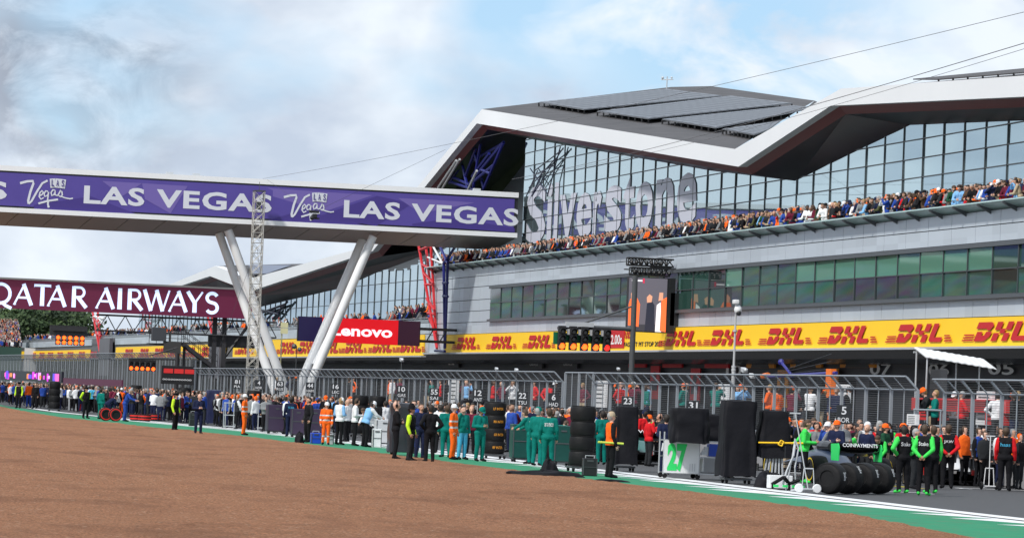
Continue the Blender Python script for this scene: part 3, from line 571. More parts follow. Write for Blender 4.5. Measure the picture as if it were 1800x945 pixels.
zz=a.z+1.12; mb=MB(); mb.tube((a.x+1.0,TS+.3,zz-.05),(PS,TS+.3,zz-.05),.09,8); mb.tube((a.x+1.2,TS+.3,zz+.1),(PS,TS+.3,att(1120,537,TS).z),.045,6); mb.build('arm',dgrey,r)
mb=MB(); mb.box((a.x+1.0,TS+.1,zz+.05),(1.3,.2,.2)); mb.build('white_fitting',lgrey,r)
for k in range(4): mb=MB(); mb.box((a.x+.17+.3+(b.x-a.x-.34)*k/4,TS-.02,zz-.3),(.14,.06,.26)); mb.build('chequered_plate',mat('plate_pale',(.4,.4,.4),.6),r)
mb=MB(); mb.box((a.x+.05,TS+.25,zz-.6),(.4,.06,.55)); mb.box((a.x+1.2,TS+.27,zz-.55),(2.2,.06,.4)); mb.build('green_panel',mat('signal_green',(.0,.13,.05),.5),r)
r,a,b=lights('row of five lit start lights hung low on a bent arm at left',226,273,650.5,TG-2,.36,.86,2,1)
pq=att(309,620,TG-1); mb=MB(); mb.tube((pq.x,TG-1.8,0),(pq.x,TG-1.8,4.5),.15,10); mb.tube((a.x,TG-1.8,a.z+.9),(pq.x,TG-1.8,a.z+1.0),.08,6); mb.tube((a.x+1.6,TG-1.8,a.z+1.2),(pq.x,TG-1.8,a.z+1.9),.05,6); mb.build('signal_post',gm_,r)
r,a,b=lights('double row of ten lit start lights under the maroon screen at left',97,148,605,TG+.2,.38,.84,2,2)
mb=MB(); mb.box(((a.x+b.x)/2-.1,TG+.5,a.z+1.1),(2.9,.2,.8)); mb.box(((a.x+b.x)/2-.1,TG+.3,a.z+1.15),(2.5,.14,.14)); [mb.tube((a.x+.3*k,TG+.5,a.z+1.5),(a.x+.3*k,TG+.5,6.1),.02,4) for k in range(8)]; mb.build('hanger',gm_,r)
# ================= portrait video screen on the facade with lighting trusses
TV=211.; a,b=att(1107,487,TV),att(1170,582,TV); p0,p1=a.x,b.x; z1,z0=a.z,att(1135,582,TV).z
vs_=thing('video_screen','portrait video screen showing people in orange suits, fixed to the facade','screen',((p0+p1)/2,TV,z0))
mb=MB(); mb.box(((p0+p1)/2+.25,TV+.3,(z0+z1)/2),(p1-p0+.5,.5,z1-z0+.1)); mb.box((p1+.55,TV+.5,(z0+z1)/2-.2),(.6,.9,1.9)); mb.build('housing',black,vs_)
mb=MB(); mb.box(((p0+p1)/2,TV+.03,(z0+z1)/2),(p1-p0,.04,z1-z0)); pic=mb.build('picture',mat('screen_picture_grey',(.075,.07,.085),.3,emit=1.),vs_)
cx=lambda u: p0+(p1-p0)*u; cz=lambda v: z0+(z1-z0)*v
def blob(c,pts,lift,nm): mb=MB(); mb.keep=1; mb.quad(*[Vector((cx(u),TV+.009-lift,cz(v))) for u,v in pts]); mb.build(nm,mat(nm,c,.4,emit=1.),pic)
og=(.62,.11,.03); sk=(.45,.22,.14); db=(.015,.017,.028)
blob((.03,.03,.036),[(.05,0),(.95,0),(.95,.14),(.05,.12)],.002,'picture_floor')
blob(og,[(.0,.1),(.28,.08),(.3,.5),(.22,.62),(.04,.6),(0,.5)],.004,'picture_orange_suit'); blob(sk,[(.06,.6),(.18,.6),(.2,.7),(.12,.76),(.05,.7)],.006,'picture_face')
blob(db,[(.44,.0),(.7,.0),(.68,.5),(.6,.58),(.48,.52)],.004,'picture_dark_suit'); blob(sk,[(.48,.54),(.6,.55),(.62,.66),(.54,.7),(.47,.64)],.006,'picture_face')
blob((.6,.57,.58),[(.72,0),(.88,0),(.84,.56),(.74,.5)],.003,'picture_white_shirt'); blob(og,[(.84,.02),(1,.0),(1,.66),(.86,.6)],.0055,'picture_orange_suit'); blob(sk,[(.78,.58),(.9,.6),(.9,.74),(.8,.74)],.0075,'picture_face')
blob((.5,.5,.52),[(.06,.93),(.34,.93),(.34,.96),(.06,.96)],.004,'picture_caption'); blob((.35,.02,.05),[(.35,.9),(.4,.9),(.4,.99),(.35,.99)],.004,'picture_mark')
tr=thing('lighting_truss','black lighting trusses on the facade above the portrait video screen','truss',(58,TV,z1))
for (x0,y0,x1,y1,nm) in ((1103,465,1183,462,'upper_truss'),(1108,482,1176,478,'lower_truss')):
    A=att(x0,y0-6,TV+1); Bq=att(x1,y0-6+.04*(x1-x0)-6,TV+1); mb=MB(); lattice(mb,(A.x,TV+1,A.z),(min(Bq.x,59.9),TV+1,A.z),.42,7,.05,.035); [mb.ball((A.x+.2+.3*k,TV+.8,A.z-.05),.13,8) for k in range(8)]; mb.build(nm,black,tr)
mb=MB(); mb.box((59.2,TV+1,att(1160,470,TV).z),(1.6,.1,.1)); mb.box((p0+1.,TV+.9,att(1140,474,TV).z),(2.2,.3,.07)); mb.build('bracket',dgrey,tr)
# ================= coloured lattice struts at the step in the facade and under the roof
def strut(label,col,lines,r,p=59.6,name='lattice_strut'):
    pts=[[atp(x,y,p+o) for x,y,o in l] for l in lines]; rt=thing(name,label,'strut',pts[0][-1])
    for l in pts: mb=MB(); mb.path(l,r,6); mb.build('tube',col,rt)
    return rt
blue=mat('blue_steel',(.012,.016,.16),.4); redst=mat('red_steel',(.5,.015,.02),.4)
s_=strut('tapering red lattice strut below the bridge end',redst,[[(735,425,0),(768,612,0)],[(757,425,0),(768,612,.3)],[(748,425,.9),(768,612,.3)],[(742,465,0),(760,475,0)],[(745,480,0),(762,498,0)],[(747,500,0),(762,500,.2)],[(737,440,0),(757,432,0)],[(750,525,0),(764,545,.1)],[(752,550,0),(764,552,.1)],[(755,560,0),(766,585,.1)]],.11)
s_=strut('dark blue lattice strut in front of the grey panels',blue,[[(780,463,-.4),(782,612,-.4)],[(787,463,-.4),(782,612,-.4)],[(780,463,-.4),(806,425,-.4)],[(787,463,-.4),(770,425,-.2)],[(779,497,-.4),(787,497,-.4)],[(779,520,-.4),(787,521,-.4)],[(765,616,-.4),(782,617,-.4)]],.11)
strut('white braces between the red and blue struts',white,[[(757,425,.2),(778,463,-.2)],[(752,452,.2),(778,463,-.2)],[(762,430,.2),(772,425,.2)]],.08,name='brace')
strut('blue lattice frame under the roof peak above the bridge end',blue,[[(848,232,0),(790,322,0)],[(848,232,0),(832,330,0)],[(885,250,0),(850,332,0)],[(885,250,0),(826,322,0)],[(790,308,0),(825,325,0)],[(812,285,0),(822,330,0)],[(832,260,0),(850,330,.5)],[(848,232,0),(818,310,0)],[(868,290,0),(826,325,0)],[(845,298,0),(862,305,0)],[(800,300,.5),(885,252,.5)],[(788,318,0),(835,335,0)],[(860,270,0),(830,310,0)]],.12,62.5)
strut('pale tubes beside the blue frame under the roof peak',lgrey,[[(802,282,0),(770,330,0)],[(808,280,0),(778,330,0)],[(838,300,0),(822,335,0)]],.1,61,name='brace')
strut('dark blue lattice legs behind the left edge of the glazing lettering',mat('navy_steel',(.01,.014,.04),.4),[[(990,260,0),(935,345,0)],[(985,258,0),(962,345,0)],[(940,300,0),(990,262,0)],[(932,296,0),(962,340,0)],[(955,300,0),(935,345,0)],[(975,290,0),(945,305,0)],[(930,330,0),(975,280,0)],[(925,345,0),(945,300,0)]],.045,63.1)
strut('dark branching strut at the left end of the far glazing',mat('navy_steel',(.01,.014,.04),.4),[[(480,560,0),(505,530,0)],[(460,545,0),(490,552,0)],[(470,560,0),(484,545,0)],[(452,552,0),(500,535,0)]],.12,63)
strut('red and white strut left of the dark pillar under the maroon screen',redst,[[(163,548,0),(178,632,0)],[(172,548,0),(178,632,0)],[(165,560,0),(176,570,0)],[(168,585,0),(177,590,0)]],.14,60)
strut('pale branching brace under the maroon screen',white,[[(165,556,0),(185,560,0)],[(170,570,0),(186,556,0)],[(170,556,0),(182,568,0)]],.12,60,name='brace')
strut('red and white strut right of the stair under the maroon screen',redst,[[(365,553,0),(383,632,0)],[(373,553,0),(383,632,0)],[(368,565,0),(376,575,0)],[(372,590,0),(380,600,0)]],.12,60)
for x,w in ((186,3.0),(380,2.0)):
    P=atp(x,612,59.6); mb=MB(); mb.box((59.6,P.y,5.2),(.4,w*3.4,4.6)); tag(mb.build('pillar_cladding',mat('pillar_grey',(.09,.085,.1),.4,var=.3,sc=.4)),'dark wall pillar beside the %s red and white strut'%('left' if x<200 else 'right'),'pillar')
# ================= solar arrays on the roof
pv=mat('solar_glass',(.05,.055,.068),.3,.0,spec=.5); pvf=mat('solar_frame',(.22,.23,.25),.4,.5)
def solar(label,q,nu,nv):
    c=[onp(x,y,.35) for x,y in q]; r=thing('solar_array',label,'solar panels',sum(c,Vector())/4); up=nrm.normalized()*(1 if nrm.z>0 else -1)*.06
    fn=lambda u,v: c[0].lerp(c[1],u).lerp(c[3].lerp(c[2],u),v)
    mb=MB(); g=.006
    for i in range(nu):
        for j in range(nv):
            k=[fn((i+a)/nu,(j+b)/nv) for a,b in((.05,.04),(.95,.04),(.95,.96),(.05,.96))]; mb.add(k,[(0,1,2,3)])
    mb.keep=1; mb.build('panels',pv,r)
    mb=MB(); mb.add([k-up*.4 for k in c]+[k-up*1.2 for k in c],[(0,1,2,3),(7,6,5,4),(0,4,5,1),(1,5,6,2),(2,6,7,3),(3,7,4,0)]); mb.build('frame',pvf,r)
    for k in range(9): p=c[0].lerp(c[3],k/8)*1; mb=MB(); mb.tube(p-up*1,p-up*5.6,.06,5); mb.build('leg',black,r)
    for k in range(12): p=c[3].lerp(c[2],k/11)*1; mb=MB(); mb.tube(p-up*1,p-up*5.6,.06,5); mb.build('leg',black,r)
solar('rearmost solar array on the near roof, along the ridge',[(947,179),(1172,156),(1270,168),(1027,192)],16,6)
solar('second solar array on the near roof',[(1050,195),(1285,168),(1392,181),(1140,208)],16,6)
solar('third solar array on the near roof',[(1164,209),(1395,185),(1430,189),(1350,212),(1262,225)][:3]+[(1258,224)],16,6)
solar('lowest solar array on the near roof, next to the white fold',[(1270,226),(1372,212),(1350,228),(1325,236)],8,4)
a=[atp(1600,140,64),atp(1800,120,70),atp(1800,129,62),atp(1620,139.5,61)]; a=[atp(1605,138.5,66),atp(1810,119,66),atp(1810,126,62.5),atp(1650,139,62)]
r=thing('solar_array','solar array on the roof at the right edge above the white fascia','solar panels',a[0]); mb=MB(); mb.prism(a,(0,0,-.06)); mb.build('panels',mat('roof_membrane',(0,0,0)),r); 
for k in range(7): mb=MB(); mb.tube(a[3].lerp(a[2],k/6),a[3].lerp(a[2],k/6)+Vector((0,0,-.7)),.05,5); mb.build('leg',black,r)
nf=(KT[6]-KT[7]).cross(FR-KT[7]); a=[onp(x,y,.4,KT[7],nf) for x,y in((437,465.5),(512,465.5),(470,480),(445,482))]; r=thing('solar_array','bluish solar array on the far roof behind the lattice mast','solar panels',a[0]); mb=MB(); mb.prism(a,(0,0,-.08)); mb.build('panels',mat('solar_blue',(.06,.08,.16),.3,.3),r)
P=onp(1172,156,.2); mb=MB(); mb.tube(P,P+Vector((0,0,1.0)),.05); mb.tube(P+Vector((-.4,.4,.75)),P+Vector((.4,-.4,.75)),.04); mb.ball(P+Vector((-.3,.3,.9)),.12); mb.ball(P+Vector((.3,-.3,.9)),.09); tag(mb.build('weather_station',lgrey),'small weather station on the roof ridge above the solar panels','weather station')
# ================= fence along the pit wall
FP=40.9; mesh_m=mat('fence_wire',(.2,.21,.22),.5,.5); post_m=mat('fence_post',(.33,.36,.39),.45,.5,var=.12,sc=1.5)
mb=MB(); mb.box((FP+.35,235,.52),(.5,270,1.05)); tag(mb.build('pit_wall',mat('pit_wall_concrete',(.25,.25,.26),.8,var=.2,sc=.8)),'low concrete pit wall under the mesh fence','wall')
mb=MB(); mb.box((42.6,235,1.1),(3.6,270,.12)); mb.box((44.4,235,.55),(.1,270,1.1)); mb.build('pit_wall_platform',mat('platform_grey',(.12,.12,.125),.7,var=.2)); tag(bpy.data.objects['pit_wall_platform'],'raised team platform behind the pit wall','platform')
def fence(label,t0,t1,z1,sp,lean=True,p=FP,wire=.11,thick=.011):
    r=thing('mesh_fence',label,'fence',(p,(t0+t1)/2,1.05)); n=max(1,round((t1-t0)/sp)); d=(t1-t0)/n; zk=z1-.42 if lean else z1; top=(p-.42,z1) if lean else (p,z1)
    proto=None
    for i in range(n+1):
        t=t0+i*d
        if proto is None:
            mb=MB(); mb.box((p,t,(zk+1)/2),(.09,.12,zk-1)); 
            if lean: mb.prism([(p-.03,t-.05,zk-.02),(p+.05,t-.05,zk-.02),(top[0]+.05,t-.05,z1),(top[0]-.04,t-.05,z1)],(0,.1,0))
            proto=mb.build('post',post_m,r); q=proto
        else: q=proto.copy(); COL.objects.link(q); q.location=(0,t-t0,0)
        if i>97: break
    mb=MB(); rr=[]
    for pp,z in ((p,1.25),(p,zk))+(((top[0],top[1]),) if lean else ()): mb.tube((pp,t0,z),(pp,t1,z),.035,6)
    for i in range(n):
        t=t0+(i+.5)*d; mb.tube((p,t,1.2),(p,t,zk),.022,5)
        if lean: mb.tube((p,t,zk),(top[0],t,z1),.025,5)
    mb.build('rails',post_m,r)
    mb=MB(); mb.keep=1; h=thick/2; k=t0
    while k<t1:
        mb.add([(p+.05,k-h,1.2),(p+.05,k+h,1.2),(p+.05,k+h,zk),(p+.05,k-h,zk)],[(0,1,2,3)])
        if lean: mb.add([(p,k-h,zk),(p,k+h,zk),(top[0],k+h,z1),(top[0],k-h,z1)],[(0,1,2,3)])
        k+=wire
    z=1.25
    while z<zk: mb.add([(p+.055,t0,z-h),(p+.055,t1,z-h),(p+.055,t1,z+h),(p+.055,t0,z+h)],[(0,1,2,3)]); z+=.075
    for k in range(1,6 if lean else 0): f=k/6; a=Vector((p,0,zk)).lerp(Vector((top[0],0,z1)),f); mb.add([(a.x,t0,a.z-h),(a.x,t1,a.z-h),(a.x,t1,a.z+h),(a.x,t0,a.z+h)],[(0,1,2,3)])
    mb.build('wire_mesh',mesh_m,r); return r
tt=lambda x,y=665,p=FP: atp(x,y,p).y
fence('grey mesh fence at the right edge, under the white canopy',90,tt(1662),3.22,2.6)
fence('grey mesh fence left of the canopy platform, with open bays and leaning top',tt(1614),tt(1047),3.3,2.6)
fence('short finely meshed gate panel between the two long fences',tt(1043),tt(994),3.32,2.9,False,wire=.06)
fence('long grey mesh fence running from the gate past the white bridge legs',tt(990),tt(350),3.33,2.9)
FP2=44.; fence('farthest mesh fence at left, beyond the start lights',tt(345,640,FP2),tt(-20,620,FP2),4.7,3.4,p=FP2,wire=.2,thick=.03)
PRN=random.Random(11)
# ================= things standing on the grid
rub=mat('tyre_blanket',(.006,.006,.007),.6,var=.3,sc=3,bump=.35,bsc=8,spec=.25); rubber=mat('tyre_rubber',(.009,.009,.01),.75,var=.25,sc=5,bump=.2,bsc=20,spec=.25); redband=mat('tyre_red_band',(.62,.015,.01),.55); rimm=mat('wheel_rim',(.03,.03,.033),.35,.7)
clothm=mat('black_cover_cloth',(.006,.006,.009),.7,var=.3,sc=2.2,bump=.8,bsc=3.5,spec=.2); whitep=mat('white_panel',(.68,.69,.7),.45,var=.05); grn=mat('number_green',(.02,.62,.13),.5); amber=mat('amber_print',(.8,.32,.02),.6)
def tyre_mesh(R_=.36,w=.4,cov=True):
    k=.055
    return [(R_*.45,-w/2+.03),(R_*.5,-w/2),(R_-k*1.3,-w/2),(R_-k*.3,-w/2+k*.5),(R_,-w/2+k*1.4),(R_+.006,0),(R_,w/2-k*1.4),(R_-k*.3,w/2-k*.5),(R_-k*1.3,w/2),(R_*.5,w/2),(R_*.45,w/2-.03)]
def tyre(label,c,axis='Z',R_=.38,w=.44,txt=None,group=None,band=False,rz=0):
    r=thing('tyre',label,'tyre',c,rz,group); rr=PRN.uniform(-.02,.02)
    mb=MB(); mb.lathe(tyre_mesh(R_,w),28,(rr,rr*.6,0),axis); mb.build('tyre_cover' if not band else 'tread',rubber if band else rub,r,False,True)
    mb=MB(); mb.lathe([(.02,-w*.38),(R_*.46,-w*.4),(R_*.46,w*.4),(.02,w*.38)],16,(rr,rr*.6,0),axis); mb.build('wheel_rim',rimm,r,False)
    if band:
        for s in(-1,1): mb=MB(); mb.lathe([(R_*.72,s*(w/2+.004)),(R_*.88,s*(w/2+.004))],28,(rr,rr*.6,0),axis,False); mb.lathe([(R_+.008,s*w*.3),(R_+.009,s*w*.12)],28,(rr,rr*.6,0),axis,False); mb.build('red_band',redband,r,False)
    else:
        mb=MB(); 
        for z in(-.5,.5): mb.lathe([(R_-.02,z*w-.012),(R_-.012,z*w),(R_-.02,z*w+.012)],24,(rr,rr*.6,0),axis,False)
        mb.build('cover_seam',rubber,r,False)
    if txt:   # lettering wrapped round the cover, facing the gravel
        tm=text_mb(txt,(-.17,0,-.05),(1,0,0),(0,0,1),.36,.085,.008,0); a0=R(198)
        tm.v=[((R_+.012)*math.cos(a0+PI/2*.9+v[0]/R_) +rr,(R_+.012)*math.sin(a0+PI/2*.9+v[0]/R_)+rr*.6,v[2]) for v in tm.v]; tm.build('lettering',amber,r,False)
    return r
def trolley_base(r,w,d,z=.16,loc=(0,0,0)):
    x,y,_=loc; mb=MB(); mb.box((x,y,z-.03),(w,d,.05)); mb.build('trolley_frame',dgrey,r,False)
    for i in(-1,1):
        for j in(-1,1): mb=MB(); mb.lathe([(.02,-.03),(.07,-.03),(.08,0),(.07,.03),(.02,.03)],12,(x+i*w*.4,y+j*d*.4,.08),'X'); mb.build('wheel',rubber,r,False)
ORD=('topmost','second from top','third from top','lowest','fifth')
def stack(x,y,n,where,R_=.38,w=.44,txt=None,lift=.18,bandtop=False):
    g=gnd(x,y); g=Vector((g.x,g.y+.38,0)); b=thing('tyre_trolley','low wheeled trolley under the tyre stack '+where,'trolley',g); trolley_base(b,.8,.8)
    for i in range(n): tyre('%s tyre of the stack %s'%(ORD[n-1-i] if n>1 else 'black',where),g+Vector((0,0,lift+w*(i+.5))),'Z',R_,w,txt[i] if txt else None,'tyres stacked on trolleys',bandtop and i==n-1,PRN.uniform(-.1,.1) if txt else PRN.uniform(0,6))
stack(871,806,4,'with amber lettering beside the green crew',txt=['RF INTER','LR INTER','RR INTER','LF INTER'])
stack(1027,829,4,'left of the orange-vested marshal')
stack(446,752,4,'right of the white-capped marshal and navy roll')
stack(96,722,4,'farthest left, behind the red-suited man')
stack(239,727,4,'behind the blue overalls bending at a wheel')
stack(324,742,4,'inside a frame between policeman and phone user')
stack(1664,838,5,'behind the red-sleeved crew',w=.42,bandtop=True)
stack(634,768,4,'left of the pair behind the white crew'); stack(664,772,4,'right of the pair behind the white crew')
# the long row of four covered tyres lying on the track
g0=gnd(1452,868); g1=gnd(1566,868); ax=(g1-g0); 
for i,wh in enumerate(('nearest the jack, first of the lying row of four','second of the lying row of four','third of the lying row of four','at the right end of the lying row of four')):
    c=g0.lerp(g1,(i+.5)/4)+Vector((0,.35,.4)); r=tyre('covered tyre '+wh,c,'X',.4,.42,None,'covered tyres lying in a row',False,math.atan2(ax.y,ax.x))
    tm=text_mb('Stake',(0,0,0),(1,0,0),(0,0,1),.2,.11,.008,0); a0=(-2.75,-2.3,-2.55,-2.5)[i]
    tm.v=[(.02*i+v[2]*1.2-.08,.425*math.cos(a0-v[0]/.4),.425*-math.sin(a0-v[0]/.4)*-1 if 0 else .425*math.sin(-a0+v[0]/.4)) for v in tm.v]; tm.build('script_print',whitep,r,False)
# loose red-banded wheels by the far crew
for x,y,ax,lab in ((187,739,'Y','upright red-banded tyre held by the bending man'),(204,740,'Y','upright red-banded tyre beside the blue overalls'),(240,739,'Z','red-banded tyre lying flat left of two navy overalls'),(255,740,'Z','red-banded tyre lying flat in front of navy overalls'),(274,739,'Z','red-banded tyre lying flat right of navy overalls')):
    g=gnd(x,y); tyre(lab,g+Vector((0,.3,.36 if ax=='Y' else .2)),ax,.36,.38,band=True)
def drape(label,x,y,w,d,h,m=clothm,seed=1,name='covered_trolley',cat='covered trolley',flare=.12,bot=.2,rz=-.1):
    g=gnd(x,y); r=thing(name,label,cat,g+Vector((0,d/2,0)),rz); rnd=random.Random(seed); ph=[rnd.uniform(0,6) for _ in range(6)]; mb=MB(); n=72; k=22; vs=[]
    for j in range(k+1):
        v=j/k
        for i in range(n):
            a=2*PI*i/n; ca,sa=math.cos(a),math.sin(a); e=.35; X=abs(ca)**e*(1 if ca>0 else -1); Yv=abs(sa)**e*(1 if sa>0 else -1)
            f=1+flare*(1-v)**2+.06*(1-v)*math.sin(5*a+ph[0]+1.5*v)+.035*(1.1-v)*math.sin(11*a+ph[1]+2.2*v)+.03*math.sin(9*v+ph[2]+2*a)+.075*mn.noise((X*2.2+seed,Yv*2,v*3.5))
            t=1.0
            if v>.93: t=1-((v-.93)/.07)**2*.35
            if j==k: t=.0
            z=bot+(h-bot)*min(1,v/.97)+.025*math.sin(4*a+ph[3])*(1-v)+.03*mn.noise((X*1.5+seed,Yv,5))*v
            vs.append((X*w/2*f*t,Yv*d/2*f*t,z))
    mb.add(vs,[(j*n+i,j*n+(i+1)%n,(j+1)*n+(i+1)%n,(j+1)*n+i) for j in range(k) for i in range(n)]); mb.build('cover',m,r,False,True); trolley_base(r,w*.85,d*.85); return r
drape('tall black cloth cover behind the orange-vested marshal',1102,828,.72,.8,2.0,seed=1)
drape('tall black cloth cover right of the green 27 panel',1301,850,.92,.85,2.3,seed=2)
drape('wide low black covered stack seen over the crew, behind the grid board 12',836,775,1.3,.9,1.95,seed=3)
drape('dark covered stack behind the bald crew, right of the tall black cover',1146,800,1.7,.8,1.85,seed=4)
drape('navy wrapped roll standing on end between the phone user and the marshal',376,745,.86,.86,1.9,mat('navy_wrap',(.012,.016,.06),.35,var=.3,sc=3,bump=.4,bsc=6),5,'wrapped_roll','wrapped roll',.02,.05)
drape('dark clear-wrapped cabinet behind the black-clad man with folded arms',707,800,.85,.7,1.8,mat('dark_wrap',(.03,.032,.04),.25,var=.3),6,'covered_cabinet','covered cabinet',.02,.1)
drape('black covered crate behind the white-capped cameraman',1550,835,1.0,.8,1.75,seed=8); drape('black covered crate behind the car with green wing end',1478,828,.9,.8,1.5,seed=9)
# trolley with the green number
g=gnd(1232,842); t27=thing('equipment_trolley','silver wheeled trolley with white panel, green number 27 and black cloth on top','trolley',g+Vector((0,.5,0)),-.12)
W_=2.05; x0=-W_*.5; mb=MB()
for X in(x0,x0+1.02,x0+2.05):
    for Yv in(-.42,.42): mb.box((X,Yv,.72),(.035,.035,1.2))
for z in(.16,.62,1.08):
    for Yv in(-.42,.42): mb.box((0,Yv,z),(W_,.035,.035))
mb.build('frame',lgrey,t27,False)
mb=MB(); mb.box((x0+.51,-.45,.62),(1.0,.02,.92)); pn=mb.build('white_panel',whitep,t27,False)
text_mb('27',(x0+.1,-.46,.2),(1,0,0),(0,0,1),.56,.8,.055,.012).build('number',grn,pn,False)
mb=MB(); [mb.box((x0+.76+.07*k,-.466,.33),(.02,.008,.22)) for k in range(3)]; mb.build('vent',lgrey,pn,False)
mb=MB(); [mb.box((0,0,z),(W_-.05,.8,.02)) for z in(.17,.63)]; mb.build('shelf',dgrey,t27,False)
for X in(x0+.05,x0+1,x0+2):
    for Yv in(-.4,.4): mb=MB(); mb.lathe([(.02,-.03),(.06,-.03),(.075,0),(.06,.03),(.02,.03)],12,(X,Yv,.075),'Y'); mb.build('wheel',rubber,t27,False)
mb=MB(); mb.box((g.x+.5,g.y+.25,.42),(.85,.5,.46),-.12,b=.03); tag(mb.build('case',mat('silver_case',(.4,.41,.43),.3,.7,var=.1)),'silver case on the lower shelf of the trolley right of number 27','case')
mb=MB(); mb.box((g.x+.42,g.y+.22,.84),(.36,.4,.36),-.12,b=.03); tag(mb.build('tool_box',mat('toolbox_blue',(.015,.05,.32),.4)),'blue tool box on the upper shelf of the trolley right of number 27','tool box')
mb=MB(); [mb.box((g.x+.12+.02*k,g.y+.2,.72+.06*k),(.22-.04*k,.2,.06),-.12) for k in range(4)]; tag(mb.build('meter_box',mat('meter_pale',(.45,.47,.5),.5,var=.4,sc=20)),'pale instrument box beside the blue tool box','instrument')
r=drape('low black cloth draped on the top of the trolley with number 27',1214,842,1.05,.85,2.02,seed=11,flare=.05,bot=1.02,name='cloth_cover',cat='cloth'); [bpy.data.objects.remove(c) for c in list(r.children) if c.name.startswith(('wheel','trolley'))]
r=drape('crumpled black cloth over the right half of the trolley with number 27',1258,842,.8,.8,1.86,seed=12,flare=.05,bot=1.08,name='cloth_cover',cat='cloth'); [bpy.data.objects.remove(c) for c in list(r.children) if c.name.startswith(('wheel','trolley'))]
# folded canopy: gathered black cloth over pale poles with a yellow strap
r=drape('folded black canopy bundle tied with a yellow strap, right of the tall cover',1362,852,.78,.6,2.05,seed=14,flare=.35,bot=.75,name='folded_canopy',cat='canopy')
[bpy.data.objects.remove(c) for c in list(r.children) if c.name.startswith(('wheel','trolley'))]
for k in range(6): mb=MB(); mb.tube((-.3+.11*k,-.28,.1),(-.2+.08*k,-.3,.85),.028,8); mb.build('pole',lgrey,r,False)
mb=MB(); mb.tube((-.5,-.42,1.15),(.75,-.42,1.18),.025,8); mb.path([(.05,-.45,1.12),(.12,-.46,1.24),(.2,-.46,1.2),(.15,-.46,1.08),(.05,-.45,1.12)],.02,6); mb.build('strap',yellow,r,False)
# white box on wheels, jacks
g=gnd(1375,860); b=thing('white_box','white box on small wheels in front of the folded canopy','box',g+Vector((0,.25,0)),-.1); mb=MB(); mb.box((0,0,.2),(.62,.35,.34),b=.02); mb.build('case',whitep,b,False); trolley_base(b,.55,.3,.06)
def jack(label,x,y,h,c,rz,lean):
    g=gnd(x,y); r=thing('car_jack',label,'jack',g,rz); mb=MB()
    mb.tube((0,0,.12),(lean,0,h),.016,8); mb.tube((lean-.14,0,h),(lean+.14,0,h),.016,8); mb.build('handle',c,r,False)
    mb=MB(); [mb.tube((s*.16,0,.1),(s*.12,0,.62),.014,6) for s in(-1,1)]; mb.tube((-.12,0,.62),(.12,0,.62),.02,6); mb.tube((-.2,0,.1),(.2,0,.1),.025,6); mb.tube((0,0,.1),(-.35 if lean else 0,.4,.05),.025,6); mb.build('jack_frame',c,r,False)
    for s in(-1,1): mb=MB(); mb.lathe([(.02,-.03),(.1,-.03),(.12,0),(.1,.03),(.02,.03)],16,(s*.23,0,.12),'X' if not lean else 'Y'); mb.build('wheel',rubber if not lean else whitep,r,False)
jack('white wheeled jack with tall handle left of the black and red crew',1738,860,1.55,whitep,0,0)
jack('grey wheeled jack with long slanted pole left of the lying tyres',1420,866,2.0,lgrey,-.1,-.4)
g=gnd(1388,862); r=thing('hose_stand','metal hose stand tangled with green-tipped black hoses','hose stand',g); mb=MB(); mb.tube((-.1,0,0),(.1,0,1.35),.02); mb.path([(.1,0,1.3),(.2,0,1.1),(.12,0,.6),(.2,.1,.1)],.022); mb.path([(-.2,0,.1),(-.1,0,.5),(.05,-.05,.9),(.1,0,1.2)],.03); mb.build('stand',lgrey,r,False); mb=MB(); mb.path([(-.45,.1,.15),(-.2,-.1,.35),(0,.05,.18),(.25,-.05,.3)],.05); mb.box((-.1,0,1.0),(.12,.12,.3)); mb.build('hose',clothm,r,False); mb=MB(); 
for q in(-.4,-.15,.1,.3): mb=MB(); mb.box((q,-.08,.12),(.12,.08,.06)); mb.build('green_tip',grn,r,False)
